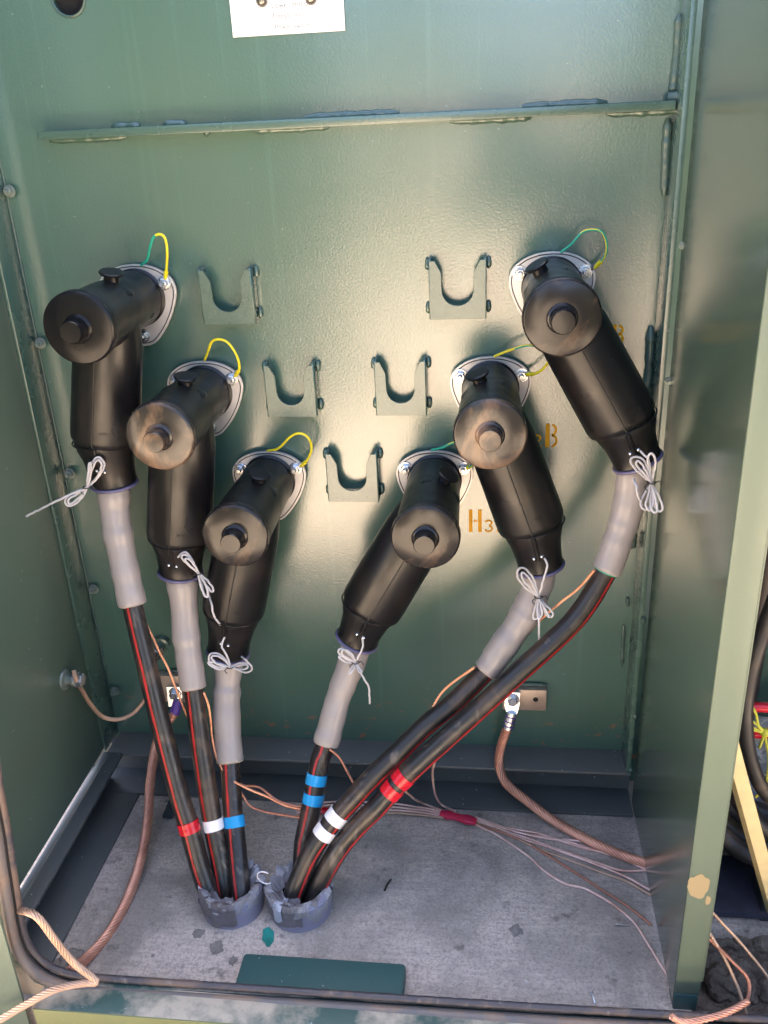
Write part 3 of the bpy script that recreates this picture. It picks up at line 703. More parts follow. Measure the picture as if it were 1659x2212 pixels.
cord(1, 'white cord bundle sticking out left below the top left elbow', (188, 1052),
     [[(188, 1052), (191, 1020), (203, 993), (214, 988), (225, 1003), (218, 1022), (192, 1052)], [(190, 1050), (199, 1015), (206, 998), (214, 994), (219, 1006), (212, 1026), (190, 1052)], [(186, 1054), (194, 1030), (196, 1003), (193, 1000), (190, 1025), (188, 1052)],
      [(188, 1052), (163, 1064), (144, 1075), (141, 1086), (150, 1093), (171, 1082), (187, 1057)], [(188, 1054), (165, 1068), (148, 1078), (149, 1088), (160, 1084), (188, 1056)], [(188, 1053), (150, 1069), (100, 1093), (57, 1115)]], y=-0.183)
cord(2, 'white cord bundle dangling beside the middle left elbow cuff', (428, 1238),
     [[(384, 1204), (392, 1196), (402, 1193), (412, 1205), (428, 1236)], [(428, 1238), (404, 1218), (392, 1204), (400, 1198), (416, 1212), (428, 1237)], [(428, 1238), (412, 1224), (399, 1209), (409, 1208), (422, 1224), (429, 1238)],
      [(428, 1238), (436, 1262), (440, 1284), (447, 1290), (450, 1280), (440, 1255), (429, 1238)], [(429, 1238), (443, 1260), (457, 1278), (460, 1270), (448, 1254), (430, 1238)], [(428, 1240), (434, 1268), (444, 1286), (450, 1288), (444, 1262), (430, 1240)], [(452, 1288), (457, 1305), (462, 1330), (476, 1350)]], y=-0.184)
cord(3, 'white cord bundle spread sideways under the lowest left elbow', (498, 1440),
     [[(485, 1376), (479, 1396), (488, 1412), (498, 1438)], [(498, 1440), (466, 1440), (452, 1426), (455, 1413), (475, 1414), (498, 1438)], [(498, 1441), (470, 1434), (457, 1422), (462, 1416), (480, 1422), (498, 1439)], [(498, 1440), (474, 1446), (454, 1437), (451, 1430), (470, 1433), (498, 1440)],
      [(498, 1440), (528, 1452), (543, 1447), (538, 1434), (520, 1432), (499, 1440)], [(498, 1441), (522, 1446), (535, 1443), (530, 1436), (499, 1440)], [(522, 1418), (531, 1426), (544, 1440)]], y=-0.180)
cord(6, 'small white cord bundle below the elbow leaning left', (768, 1430),
     [[(783, 1374), (783, 1398), (774, 1418), (769, 1430)], [(768, 1430), (745, 1422), (731, 1409), (737, 1401), (752, 1410), (768, 1429)], [(768, 1431), (741, 1415), (738, 1407), (748, 1404), (762, 1416), (768, 1430)], [(768, 1431), (747, 1430), (732, 1419), (741, 1418), (768, 1430)],
      [(768, 1432), (757, 1446), (755, 1456), (764, 1446), (769, 1432)], [(769, 1432), (776, 1452), (781, 1450), (770, 1432)], [(768, 1431), (784, 1462), (796, 1485), (799, 1520)]], y=-0.174)
cord(5, 'white cord bundle over the grey sleeve of the dusty right elbow', (1163, 1289),
     [[(1176, 1206), (1182, 1222), (1176, 1245), (1164, 1288)], [(1163, 1289), (1134, 1268), (1118, 1245), (1120, 1230), (1133, 1228), (1152, 1250), (1163, 1287)], [(1162, 1288), (1141, 1266), (1126, 1246), (1130, 1237), (1144, 1250), (1162, 1286)],
      [(1163, 1290), (1154, 1318), (1153, 1336), (1164, 1333), (1168, 1312), (1164, 1291)], [(1164, 1290), (1178, 1318), (1190, 1333), (1194, 1324), (1180, 1308), (1164, 1290)], [(1163, 1291), (1161, 1325), (1166, 1336), (1171, 1320), (1164, 1291)], [(1164, 1291), (1180, 1328), (1186, 1331), (1172, 1305), (1164, 1290)], [(1163, 1300), (1165, 1340), (1164, 1370), (1165, 1397)]], y=-0.180)
cord(4, 'large white cord bundle hanging by the right partition', (1407, 1042),
     [[(1384, 973), (1392, 984), (1400, 992), (1404, 1010), (1407, 1040)], [(1407, 1042), (1379, 1020), (1364, 1003), (1364, 990), (1382, 988), (1396, 1005), (1406, 1040)], [(1406, 1041), (1387, 1018), (1374, 1004), (1378, 996), (1392, 1010), (1406, 1038)], [(1407, 1040), (1400, 1005), (1401, 984), (1410, 981), (1416, 1000), (1408, 1040)],
      [(1407, 1044), (1390, 1070), (1384, 1090), (1394, 1101), (1406, 1090), (1410, 1048)], [(1407, 1045), (1398, 1075), (1395, 1093), (1404, 1103), (1411, 1085), (1409, 1046)], [(1408, 1044), (1424, 1075), (1432, 1096), (1424, 1105), (1414, 1088), (1408, 1046)], [(1408, 1044), (1416, 1080), (1420, 1103), (1410, 1105), (1405, 1085), (1408, 1046)], [(1388, 1092), (1379, 1072), (1374, 1050), (1368, 1034)]], y=-0.186)

# ------------------------------------------------------------------ thin copper drain wires
def wire(lab, pts, m='copper', r=.0020, name='copper_wire', cat='wire', group='thin twisted copper drain wires', pitch=.012, lobes=3, lobe=.55):
    bm = NB(); C_ = catmull(pts, .0018); sd = random.random()*20
    C_ = [p+V((noise.noise(V((p.x*25, p.z*25, sd))), noise.noise(V((p.y*25, sd, p.x*25))), 0))*.0016 for p in C_]
    strands(bm, C_, r*1.15, 3 if r < .003 else 5, .017 if r < .003 else .04); return tag(obj(name, bm, M[m], sharp=False), lab, cat, group)
def yy(pp): return [aty(u, v, y) for u, v, y in pp]
wire('bright copper wire running down beside the leftmost cable', yy([(303, 1308, -.185), (318, 1350, -.19), (340, 1400, -.20), (362, 1440, -.205), (381, 1490, -.21), (406, 1550, -.215)]))
wire('copper wire from the second sleeve curling behind the third cable', yy([(440, 1496, -.21), (452, 1530, -.215), (457, 1590, -.22), (470, 1640, -.235), (494, 1678, -.25), (530, 1700, -.26), (570, 1718, -.265), (610, 1737, -.27), (650, 1748, -.27)]))
wire('darker copper wire sagging low from the third sleeve', yy([(492, 1652, -.235), (503, 1685, -.245), (521, 1712, -.25), (543, 1742, -.26), (590, 1757, -.27), (648, 1766, -.28)]), m='copper_dark')
wire('copper wire from the third sleeve running right behind the steep cable', yy([(500, 1650, -.23), (520, 1694, -.24), (560, 1700, -.25), (600, 1728, -.26), (648, 1742, -.26), (700, 1742, -.26)]), m='copper_dark')
wire('short copper wire behind the two blue tape bands', yy([(712, 1618, -.23), (733, 1636, -.23), (752, 1672, -.24), (764, 1694, -.25)]), m='copper_dark')
wire('copper wire leaving the sleeve of the white banded cable', yy([(1026, 1441, -.215), (990, 1465, -.21), (958, 1492, -.21), (936, 1528, -.22), (928, 1550, -.23)]))
wire('copper wire leaving the sleeve of the longest cable', yy([(1284, 1232, -.20), (1250, 1270, -.19), (1205, 1305, -.18), (1170, 1336, -.165), (1130, 1380, -.15)]))
ZW = ZS+.003
def zz(pp, dz=0): return [atz(u, v, ZW+(q[0] if q else 0)+dz) for u, v, *q in pp]
wire('pale copper wire dropping from the slanting cables to the pink tape', yy([(945, 1626, -.19), (936, 1665, -.16), (936, 1700, -.14)])+zz([(950, 1735, .01), (985, 1752, .006)]), m='copper_tinned')
wire('thin copper wire from the red bands to the pink tape', yy([(866, 1694, -.25), (882, 1716, -.2)])+zz([(915, 1736, .012), (960, 1752, .008)]), m='copper_tinned')
PKT = [(955, 1758), (990, 1766), (1026, 1772)]
for k, (lab, dv, m) in enumerate((('uppermost pale copper wire running left from the pink tape', -10, 'copper_tinned'), ('second pale copper wire running left from the pink tape', -3, 'copper_tinned'),
                                  ('third pale copper wire running left from the pink tape', 4, 'copper_tinned'), ('lowest pale copper wire running left from the pink tape', 10, 'copper_tan'))):
    wire(lab, zz([(640, 1752+dv*.8, .01), (720, 1742+dv, .010), (830, 1745+dv, .007), (900, 1751+dv*.8, .006), (958, 1760+dv*.6, .006)]), m=m)
rt = [('pale copper wire highest across the slab right of the pink tape', [(1026, 1764), (1100, 1792), (1180, 1811), (1260, 1818), (1330, 1842), (1402, 1872), (1450, 1880)], 'copper_tinned'),
      ('pale copper wire second from the top right of the pink tape', [(1026, 1768), (1110, 1796), (1200, 1812), (1290, 1838), (1360, 1862), (1402, 1880), (1460, 1890)], 'copper_tinned'),
      ('pale copper wire bending up to the partition foot', [(1026, 1772), (1120, 1804), (1210, 1836), (1290, 1864), (1350, 1882), (1402, 1880), (1460, 1876)], 'copper_tinned'),
      ('pale copper wire running under the partition to the right', [(1026, 1774), (1130, 1812), (1220, 1842), (1300, 1872), (1360, 1898), (1412, 1926), (1470, 1950)], 'copper_tinned'),
      ('brown copper wire ending short on the slab', [(1026, 1778), (1110, 1808), (1170, 1840), (1240, 1884), (1310, 1928), (1370, 1968), (1408, 1998)], 'copper_dark'),
      ('pale copper wire lowest on the slab reaching the front right corner', [(1026, 1780), (1080, 1808), (1140, 1848), (1170, 1876), (1220, 1908), (1270, 1922), (1320, 1952), (1368, 1990), (1405, 2046), (1454, 2128)], 'copper_tinned')]
rt += [('pale copper strand crossing just under the uppermost wire', [(1026, 1767), (1090, 1786), (1170, 1803), (1250, 1829), (1320, 1846), (1402, 1864), (1450, 1874)], 'copper_tinned'),
       ('thin copper strand close above the lowest pale wire', [(1026, 1777), (1095, 1802), (1160, 1832), (1230, 1858), (1300, 1884), (1362, 1908), (1418, 1940), (1470, 1966)], 'copper_tan')]
for lab, pp, m in rt: wire(lab, zz(pp), m=m, r=.0021)
bm = NB(); loft(bm, catmull(zz([(952, 1757, .006), (975, 1762, .007), (1000, 1768, .007), (1029, 1775, .006)]), .004), lambda t, s: .0105+.0012*sin(s*160), 14, mod=lambda p, th, s: .0022*noise.noise(p*90)+(-.006*abs(cos(th)) if True else 0), ref=V((0, 0, 1)))
tag(obj('tape_wrap', bm, M['tape_pink']), 'crumpled pink-red tape binding the copper wires on the slab', 'tape')
bm = NB(); loft(bm, catmull(zz([(690, 1750, .008), (712, 1752, .010)]), .004), .009, 12, ref=V((0, 0, 1)), mod=lambda p, th, s: -.004*abs(cos(th))); tag(obj('tape_wrap', bm, M['tape_red']), 'bit of red tape showing between the steep and slanting cables', 'tape')

# ------------------------------------------------------------------ heavy ground conductors
def heavy(name_, lab, pts, m, r, lobes=7, pitch=.055, lobe=.22, parent=None, cat='ground cable'):
    bm = NB(); strands(bm, catmull(pts, .003), r*1.04, lobes, pitch*1.6)
    o = obj(name_, bm, M[m], parent, sharp=False)
    return tag(o, lab, cat) if parent is None else o
p = yy([(1098, 1566, -.046), (1083, 1610, -.052), (1078, 1650, -.062), (1092, 1690, -.085)])+zz([(1138, 1730, .03), (1200, 1775, .012), (1300, 1829, .006), (1402, 1866, .005), (1480, 1872, .005), (1560, 1880, .005), (1650, 1890, .005)])
GC = thing('ground_cable', 'thick bare copper ground cable bolted to the right ground pad and running off right', 'ground cable', p[0])
heavy('conductor', '', p, 'copper_heavy', .0088, parent=GC, lobes=9)
a, b = aty(1104, 1545, -.040), aty(1098, 1570, -.047); d = (b-a).normalized()
bm = NB(); loft(bm, [a-d*.006, a, b+d*.004], [.0105, .0105, .0105], 20); lg = obj('lug_barrel', bm, M['zinc'], GC)
for k in (.1, .5, .9):
    bm = NB(); c = a.lerp(b, k); loft(bm, [c-d*.0012, c+d*.0012], .0110, 20); obj('purple_band', bm, M['purple_band'], lg)
c = aty(1107, 1508, -.024); bm = NB(); prism(bm, [c+V((-.014, 0, .016)), c+V((.014, 0, .016)), c+V((.013, 0, -.014)), c+V((.008, -.014, -.026)), c+V((-.010, -.014, -.026)), c+V((-.015, 0, -.014))], (0, -.005, 0)); obj('lug_tongue', bm, M['zinc'], GC)
bolt(c+V((0, -.005, .001)), (0, -1, 0), .0098, GC, 'zinc', stud=-.9)

p = yy([(378, 1540, -.048), (362, 1560, -.055), (345, 1585, -.075), (335, 1620, -.10), (325, 1690, -.16), (318, 1780, -.235), (303, 1860, -.30), (276, 1940, -.365), (238, 2012, -.43), (196, 2062, -.48), (150, 2100, -.53)])
GL = thing('ground_cable', 'thick bare copper ground cable curving down the left side of the slab', 'ground cable', p[0])
heavy('conductor', '', p, 'copper_heavy', .0088, lobes=9, pitch=.05, parent=GL)
bm = NB(); a, b = aty(385, 1512, -.034), aty(377, 1542, -.047); loft(bm, [a, b], [.0095, .0105], 20); obj('lug_barrel', bm, M['purple_band'], GL)
c = aty(380, 1494, -.026); bm = NB(); prism(bm, [c+V((-.016, 0, .014)), c+V((.014, 0, .014)), c+V((.013, 0, -.014)), c+V((.004, -.010, -.026)), c+V((-.014, -.010, -.026))], (0, -.005, 0)); obj('lug_tongue', bm, M['zinc'], GL)
bolt(c+V((0, -.005, 0)), (0, -1, 0), .0098, GL, 'zinc', stud=-.9)
heavy('bonding_loop', 'pinkish copper loop hanging from the stud on the left sheet', [S1+V((.024, -.004, .024)), S1+V((.028, -.010, .006))]+yy([(178, 1492, -.125), (196, 1522, -.115), (222, 1548, -.10), (255, 1554, -.09), (288, 1540, -.075), (312, 1512, -.06), (335, 1480, -.045)]), 'copper_tan', .0042, lobes=6, pitch=.03, cat='wire')
heavy('tan_cable', 'tan stranded copper cable crossing over the seal at the bottom left', yy([(38, 1966, -.545), (60, 1970, -.560), (84, 1984, -.570), (122, 2035, -.572), (160, 2080, -.572), (200, 2112, -.574), (207, 2122, -.576), (180, 2124, -.580), (120, 2137, -.590), (60, 2168, -.60), (-20, 2215, -.615)]), 'copper_tan', .0056, lobes=7, pitch=.035, cat='cable')

# ------------------------------------------------------------------ conduits
for (u, v, lab) in ((487, 1948, 'left grey conduit stub wrapped in torn duct tape holding three cables'), (642, 1952, 'right grey conduit stub wrapped in torn duct tape holding three cables')):
    ctr = V(CC[0]) if u < 500 else V(CC[1]); sd = u
    D = thing('conduit', lab, 'conduit', ctr, 'conduit stubs in the slab')
    bm = NB(); R_ = .0535; top = .050
    lathe(bm, ctr, (0, 0, 1), [(-.02, R_), (.022, R_), (.024, R_+.0018), (.046, R_+.0018), (.048, R_), (top, R_), (top+.001, R_-.001), (top+.001, R_-.006), (top, R_-.007), (-.03, R_-.007), (-.03, 0)], 60, ref=V((1, 0, 0))); obj('pipe', bm, M['pvc'], D)
    # crumpled duct tape skirt: outside, over the rim and inside
    def skirt(z_out, z_in, r0, a0, a1, m, nm, amp, seed):
        bm = NB(); n_ = 90; rows = []
        for k in range(n_+1):
            a = radians(a0+(a1-a0)*k/n_); row = []
            jag = .018*noise.noise(V((cos(a)*2.5, sin(a)*2.5, seed))) + .007*abs(noise.noise(V((a*2.2, seed, 2))))
            prof = [(z_out+jag, r0+.0015), (z_out+.5*(top-z_out), r0+.002), (top-.004, r0+.0022), (top+.006, r0-.002), (top+.004, r0-.010), (top-.006, r0-.016), (z_in+jag*.8, r0-.023)]
            for q, (z, r) in enumerate(prof):
                p_ = V((cos(a)*r, sin(a)*r, z)); e = amp*(.4+.6*(q > 1))*noise.fractal(V((a*3.2, q*1.3, seed)), 1, 2, 2)
                row.append(bm.verts.new(ctr+V((cos(a)*(r+e), sin(a)*(r+e), z+e*(1.4 if 2 <= q <= 4 else .3)))))
            rows.append(row)
        for k in range(n_):
            for q in range(6): bm.faces.new((rows[k][q], rows[k+1][q], rows[k+1][q+1], rows[k][q+1]))
        return obj(nm, bm, M[m], D, sharp=False)
    skirt(.024, .030, R_, 0, 360, 'duct', 'duct_tape', .0085, sd*.01)
    skirt(.007, .048, R_+.001, 205 if u < 500 else 195, 292 if u < 500 else 285, 'duct_old', 'duct_tape', .0022, sd*.013+3)
    skirt(.018, .050, R_+.0025, 196 if u < 500 else 232, 204 if u < 500 else 250, 'duct_light', 'duct_tape', .004, sd*.017+5)
    bm = NB(); lathe(bm, ctr+V((0, 0, .012)), (0, 0, 1), [(0, R_-.0072), (.001, 0)], 40, ref=V((1, 0, 0))); obj('mouth_shade_disc', bm, M['black'], D)  # black disc painted as the shade down inside the pipe
c = aty(572, 1896, -.375); bm = NB()
loft(bm, [c+V((.0125*cos(a), -.006*sin(a), .020*sin(a))) for a in [radians(50+k*12) for k in range(22)]], .0011, 8); tag(obj('zip_tie', bm, M['white_plastic']), 'thin white zip tie ring between the two conduits', 'cable tie')

# ------------------------------------------------------------------ things on the slab
bm = NB(); a = atz(527, 2060, -.83); b = atz(872, 2082, -.83)
box(bm, (a.x, -.566, ZS+.002), (b.x+.004, a.y, -.826), .006); tag(obj('steel_box', bm, M['box']), 'dark teal steel box lying behind the front sill', 'box')
bm = blotch(V((0, 0, 0)), .010, .018, 0, 12)
for v in bm.verts: v.co = atz(579, 2022, ZS+.0012)+V((v.co.x+v.co.z*-.25, v.co.z, 0))
tag(obj('paint_spot', bm, M['teal']), 'teal paint splash on the concrete in front of the conduits', 'paint mark')
def nail(lab, u0, v0, u1, v1):
    a, b = atz(u0, v0, ZS+.004), atz(u1, v1, ZS+.002); d = (b-a)
    bm = NB(); loft(bm, [a, a.lerp(b, .9), b], [.0013, .0013, .0003], 8); lathe(bm, a, -d, [(0, .0032), (.001, .0032), (.001, 0)], 12); tag(obj('nail', bm, M['zinc']), lab, 'nail', 'nails dropped on the slab')
nail('bright nail lying level near the partition', 1330, 1997, 1360, 1999); nail('bright nail near the front right of the slab', 1278, 2145, 1286, 2168)
a, b = atz(362, 1768, ZS+.006), atz(382, 1720, ZS+.006); bm = NB(); d = (b-a).normalized(); s = d.cross(V((0, 0, 1)))*.010
prism(bm, [a-s, a+s, b+s, b-s], (0, 0, .006)); tag(obj('steel_offcut', bm, M['steel']), 'dark flat steel strip on the slab behind the leftmost cable', 'steel bar')
def clod(lab, u, v, r, z=ZS, flat=.35, m='mud', grp='clods of mud on the slab', dz=0):
    bm = NB(); bmesh.ops.create_icosphere(bm, subdivisions=4, radius=1); c = atz(u, v, z); sd = random.random()*30
    for q in bm.verts:
        n_ = 1+.55*noise.fractal(q.co*1.3+V((sd, 0, 0)), 1, 2, 4); q.co = c+V((q.co.x*r*n_, q.co.y*r*n_, q.co.z*r*flat*n_+dz))
    for f in bm.faces: f.smooth = True
    tag(obj('mud_clod', bm, M[m], sharp=False), lab, 'mud', grp)
clod('irregular mud crust at the middle right of the slab', 1115, 2010, .010, flat=.45)
clod('flat mud crust just left of the left conduit foot', 428, 2016, .009, flat=.2); clod('flat mud crust in front of the left conduit', 466, 2048, .011, flat=.2)
clod('tiny mud lump in front of the left conduit', 503, 2076, .007, flat=.3); clod('small mud crumb by the left slab edge', 250, 2045, .005, flat=.5); clod('mud heap at the front left slab corner', 150, 2075, .020, flat=.35)
p = atz(836, 1912, ZS+.003); bm = NB(); loft(bm, catmull([p+V((-.003, -.012, 0)), p, p+V((.003, .006, .002)), p+V((.006, .012, .001))], .003), .0018, 6); tag(obj('black_scrap', bm, M['tie']), 'short black scrap lying mid slab', 'scrap')
# slab crumbs
random.seed(11)
for k in range(16):
    u, v = random.uniform(230, 1330), random.uniform(1830, 2120)
    if 400 < u < 900 and v < 2140: continue
    clod('small mud crumb scattered on the slab', u, v, random.uniform(.0015, .0035), flat=.6, grp='small mud crumbs scattered on the slab')

# ------------------------------------------------------------------ right compartment
ZG = -.90
for k, (u, v, r) in enumerate(((1560, 2030, .030), (1612, 2040, .034), (1650, 2010, .03), (1582, 2085, .030), (1630, 2095, .040), (1668, 2070, .04), (1545, 2075, .022), (1560, 2120, .026), (1610, 2130, .024), (1540, 2010, .020), (1655, 2130, .03))):
    clod(['rounded dark soil clod', 'dark soil lump', 'large dark soil clod'][k % 3]+' in the trench at the lower right', u, v, r, z=ZG, flat=.7, m='soil', grp='soil clods in the trench')
bm = NB(); box(bm, (.500, -.560, -.92), (1.3, -.475, ZS-.03), .004); tag(obj('concrete_curb', bm, M['mud']), 'muddy concrete curb strip at the bottom right', 'curb')
M['plank'] = simple('plank_blue', c4(.055, .055, .085), .5, nscale=40, var=.4)
bm = NB(); a = atz(1500, 1880, -.80); b = atz(1650, 2005, -.80)
box(bm, (.490, -.330, -.852), (.95, -.205, -.838), .002); tag(obj('dark_board', bm, M['plank']), 'dark bluish board lying beyond the partition', 'board')
bm = NB(); a = aty(1640, 1960, -.30); box(bm, (a.x-.006, -.325, a.z-.02), (a.x+.10, -.27, a.z+.09), .002); tag(obj('angle_steel', bm, M['steel']), 'dark steel bracket at the right edge beside the lath foot', 'bracket')
wire('pale stranded wire slanting over the soil at the right edge', yy([(1505, 1945, -.44), (1530, 1964, -.44), (1580, 2015, -.45), (1620, 2062, -.46), (1680, 2140, -.48)]), m='copper_tan', r=.0022, group='wires over the soil')
wire('pale stranded wire falling steeply over the soil', yy([(1500, 1965, -.45), (1524, 2000, -.46), (1560, 2062, -.48), (1592, 2130, -.50), (1612, 2195, -.52), (1622, 2225, -.53)]), m='copper_tan', r=.0022, group='wires over the soil')
wire('dark copper wire twisting with the pale one over the soil', yy([(1505, 2010, -.47), (1540, 2035, -.47), (1580, 2075, -.49), (1612, 2110, -.50), (1618, 2140, -.51), (1612, 2168, -.52)]), m='copper_dark', r=.0024, group='wires over the soil')
wire('frayed bright copper tail lying on the seal at the bottom right', yy([(1450, 2196, -.575), (1468, 2206, -.575), (1500, 2206, -.575), (1540, 2196, -.565), (1580, 2182, -.55), (1616, 2165, -.53)]), m='copper_heavy', r=.0042, group='wires over the soil', lobes=5, pitch=.04)
# thick black cables
def bcable(lab, pts, r): bm = NB(); loft(bm, catmull(pts, .012), r, 22, mod=lambda p, th, s: .0006*noise.noise(p*50)); tag(obj('black_cable', bm, M['black_cable'], sharp=False), lab, 'cable', 'black secondary cables in the right compartment')
bcable('thick black cable hanging in an arc right of the partition', yy([(1740, 1100, -.30), (1690, 1250, -.31), (1640, 1390, -.32), (1616, 1480, -.325), (1610, 1570, -.33), (1624, 1650, -.33), (1660, 1720, -.33), (1740, 1770, -.32)]), .0112)
bcable('black cable behind the hanging arc', yy([(1730, 900, -.15), (1680, 1100, -.16), (1645, 1300, -.18), (1605, 1480, -.20), (1590, 1620, -.22), (1600, 1720, -.24), (1650, 1790, -.25), (1740, 1810, -.25)]), .018)
bcable('black printed cable close behind the pale edge', yy([(1720, 860, -.08), (1668, 1150, -.10), (1640, 1320, -.12), (1610, 1500, -.14), (1580, 1700, -.16)]), .020)
for k, (dv, lab) in enumerate(((0, 'topmost dusty cable of the coil on the right floor'), (34, 'second dusty cable of the coil on the right floor'), (68, 'third dusty cable of the coil on the right floor'), (100, 'lowest dusty cable of the coil on the right floor'))):
    bcable(lab, yy([(1470, 1640+dv*.9, -.12-.03*k), (1530, 1680+dv*.9, -.14-.03*k), (1580, 1722+dv, -.16-.03*k), (1630, 1750+dv, -.18-.03*k), (1740, 1775+dv, -.18-.03*k)]), .0165)
# wooden lath
a, b = aty(1575, 1585, -.415), aty(1672, 1945, -.36); a2 = a-(b-a)*.03; d = (b-a).normalized(); s = d.cross(V((0, 1, 0))).normalized()*.0095
bm = NB(); prism(bm, [a2-s, a2+s, b+s+d*.05, b-s+d*.05], (-.006, .017, 0)); tag(obj('wooden_lath', bm, M['lath']), 'pale yellow wooden lath leaning behind the pale partition edge', 'stick')
# red handle with oval opening, yellow twine
c = aty(1640, 1556, -.22); bm = NB()
ov = [c+V((.052*cos(a), 0, .026*sin(a))) for a in [2*pi*k/40 for k in range(41)]]
loft(bm, ov, .0085, 12, cap=False)
loft(bm, catmull([c+V((.045, 0, 0)), c+V((.07, 0, -.008)), c+V((.12, 0, -.02))], .006), .015, 14)
loft(bm, catmull([c+V((-.048, 0, 0)), c+V((-.08, 0, .004))], .006), .012, 14)
tag(obj('red_handle', bm, M['red_plastic']), 'glossy red plastic handle tied with yellow twine', 'handle')
kp = aty(1652, 1582, -.245); segs = [[(1618, 1518), (1632, 1540), (1640, 1572), (1652, 1582)], [(1616, 1552), (1636, 1566), (1652, 1582)], [(1612, 1562), (1634, 1576), (1652, 1583)], [(1614, 1578), (1632, 1578), (1652, 1584)], [(1652, 1584), (1644, 1606), (1640, 1616)], [(1652, 1584), (1660, 1640), (1656, 1690)], [(1652, 1584), (1675, 1570)], [(1632, 1722), (1648, 1708), (1660, 1700)]]
bm = NB()
for sgm in segs: loft(bm, catmull([aty(u, v, -.247) for u, v in sgm], .004), .0022, 7)
bmesh.ops.create_icosphere(bm, subdivisions=2, radius=.008, matrix=Matrix.Translation(kp)); tag(obj('yellow_twine', bm, M['twine'], sharp=False), 'knotted yellow twine on the red handle', 'twine')
bm = NB(); bmesh.ops.create_grid(bm, x_segments=40, y_segments=40, size=.5, matrix=Matrix.Translation(aty(1650, 1690, -.13)) @ Matrix.Rotation(radians(70), 4, 'X') @ Matrix.Diagonal((.20, .24, 1, 1)))
for v in bm.verts: v.co += V((.6, -1, .5))*.014*noise.fractal(v.co*22, 1, 2, 4)
tag(obj('plastic_film', bm, M['film'], sharp=False), 'crumpled clear plastic film under the red handle', 'plastic sheet')
bm = NB(); box(bm, (1.12, -.60, -1.0), (1.125, 0, 1.0)); tag(obj('outer_side_sheet', bm, M['sheet']), 'far dark green side sheet closing the right compartment', 'panel')
bm = NB(); box(bm, (.50, -.56, .85), (1.12, 0, .855)); tag(obj('compartment_roof', bm, M['sheet']), 'green roof sheet over the right compartment', 'panel')

# ------------------------------------------------------------------ added bushes and the photographer behind the camera, mirrored in the glossy paint
random.seed(5)
def added_bush(lab, c, rx, ry, h, n_):  # unseen bushes, added and shaped to put dark masses into the reflections
    B_ = thing('added_bush', lab, 'added_bush', c, 'unseen bushes added to darken reflections')
    wood = NB(); lv = NB(); c = V(c)
    for k in range(7):
        e = c+V((random.uniform(-.6, .6)*rx, random.uniform(-.6, .6)*ry, h*random.uniform(.6, .95)))
        loft(wood, catmull([c, c.lerp(e, .5)+V((0, 0, .1)), e], .1), lambda t, s: .025*(1-.8*t), 7)
    for k in range(n_):
        while True:
            q = V((random.uniform(-1, 1), random.uniform(-1, 1), random.uniform(-1, 1)))
            if q.length < 1: break
        q = q.normalized()*q.length**.4*(1+.3*noise.noise(q*2+c)); p = c+V((q.x*rx, q.y*ry, h*.52+q.z*h*.5))
        a = V((random.gauss(0, 1), random.gauss(0, 1), random.gauss(0, 1))).normalized(); b = a.orthogonal().normalized(); L_ = random.uniform(.04, .08)
        lv.faces.new([lv.verts.new(t) for t in (p-a*L_, p+b*L_*.45, p+a*L_, p-b*L_*.45)])
    obj('stem', wood, M['bark'], B_); obj('foliage', lv, M['leaf'], B_, sharp=False)
added_bush('tall unseen shrub added to darken the left reflections', (-1.52, -3.0, -1.02), 1.08, .8, 2.3, 6000)
added_bush('broad unseen shrub added behind the tall one to darken reflections', (-2.6, -5.0, -1.02), 1.7, 1.2, 3.0, 4200)
added_bush('slim unseen shrub added for a dark band in the reflections', (-.45, -6.0, -1.02), .26, .26, 2.6, 1600)
added_bush('low unseen shrub added to darken the right reflections', (1.55, -3.1, -1.02), 1.12, .8, 1.75, 6000)

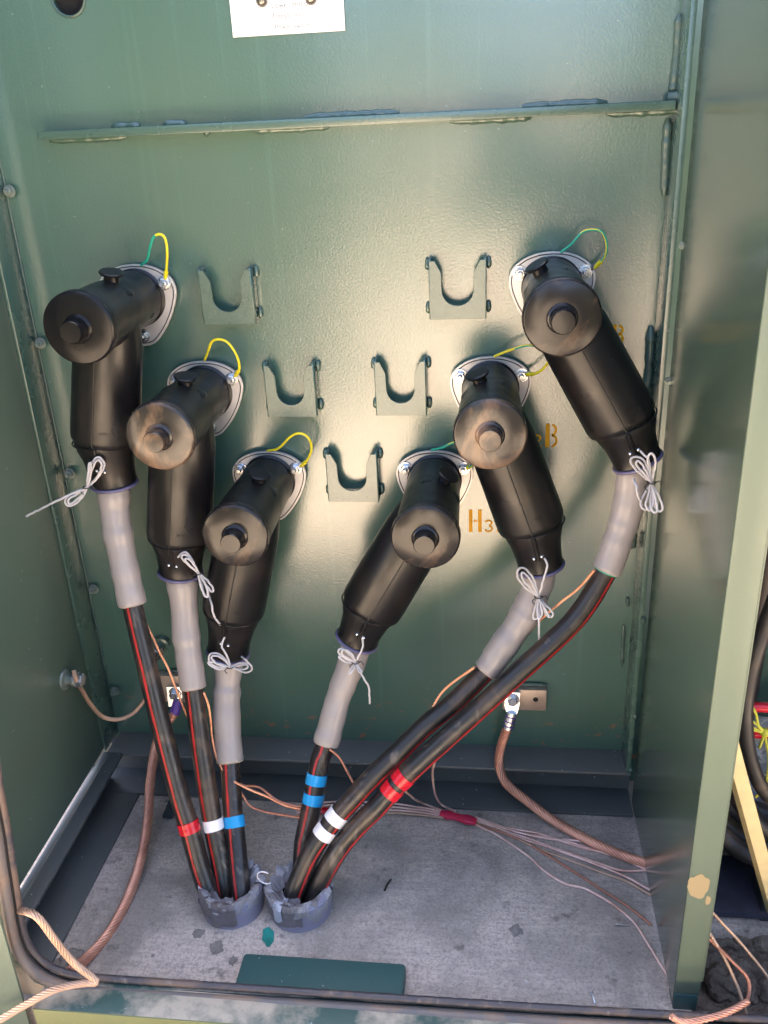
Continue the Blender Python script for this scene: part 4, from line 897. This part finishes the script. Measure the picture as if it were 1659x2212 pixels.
# photographer, standing behind and to the right of the camera, leaning over with the phone
O_ = V((.75, -1.95, -1.02)); P = thing('person', 'person in a dark shirt leaning over to photograph the open cabinet', 'person', O_)
J = {'pelvis': (.66, -1.98, -.16), 'spine': (.54, -1.92, -.02), 'chest': (.30, -1.86, .14), 'neck': (.23, -1.79, .27), 'skull': (.21, -1.75, .32), 'head': (.19, -1.72, .38), 'crownh': (.18, -1.72, .45),
     'lsh': (.26, -1.88, .12), 'lel': (.08, -1.76, .02), 'lwr': (.08, -1.60, .14), 'lha': (.10, -1.54, .20), 'rsh': (.50, -1.74, .16), 'rel': (.46, -1.60, .02), 'rwr': (.30, -1.55, .14), 'rha': (.25, -1.54, .20),
     'lhip': (.56, -2.0, -.20), 'lkn': (.50, -1.90, -.56), 'lan': (.60, -2.02, -.94), 'lto': (.58, -1.88, -.99), 'rhip': (.76, -1.98, -.20), 'rkn': (.82, -1.88, -.56), 'ran': (.88, -2.0, -.94), 'rto': (.88, -1.86, -.99)}
R = {'pelvis': .14, 'spine': .13, 'chest': .18, 'neck': .075, 'skull': .095, 'head': .110, 'crownh': .095, 'lsh': .09, 'lel': .045, 'lwr': .03, 'lha': .036, 'rsh': .065, 'rel': .045, 'rwr': .03, 'rha': .036, 'lhip': .095, 'lkn': .065, 'lan': .045, 'lto': .038, 'rhip': .095, 'rkn': .065, 'ran': .045, 'rto': .038}
E2 = [('pelvis', 'spine'), ('spine', 'chest'), ('chest', 'neck'), ('neck', 'skull'), ('skull', 'head'), ('head', 'crownh'), ('chest', 'lsh'), ('lsh', 'lel'), ('lel', 'lwr'), ('lwr', 'lha'), ('chest', 'rsh'), ('rsh', 'rel'), ('rel', 'rwr'), ('rwr', 'rha'),
      ('pelvis', 'lhip'), ('lhip', 'lkn'), ('lkn', 'lan'), ('lan', 'lto'), ('pelvis', 'rhip'), ('rhip', 'rkn'), ('rkn', 'ran'), ('ran', 'rto')]
ks = list(J); me = bpy.data.meshes.new('body'); me.from_pydata([V(J[k])-O_ for k in ks], [(ks.index(a), ks.index(b)) for a, b in E2], [])
bo = bpy.data.objects.new('body', me); COL.objects.link(bo); bo.parent = P; me.materials.append(M['vest'])
sk = bo.modifiers.new('skin', 'SKIN'); sv = me.skin_vertices[0].data
for q, k in enumerate(ks): sv[q].radius = (R[k], R[k])
sv[0].use_root = True
ms = bo.modifiers.new('sub', 'SUBSURF'); ms.levels = 2; ms.render_levels = 2
bm = NB(); box(bm, (.13, -1.512, .16), (.21, -1.502, .33), .006); tag(obj('phone', bm, M['tie']), 'dark phone held out in both hands by the person', 'phone')
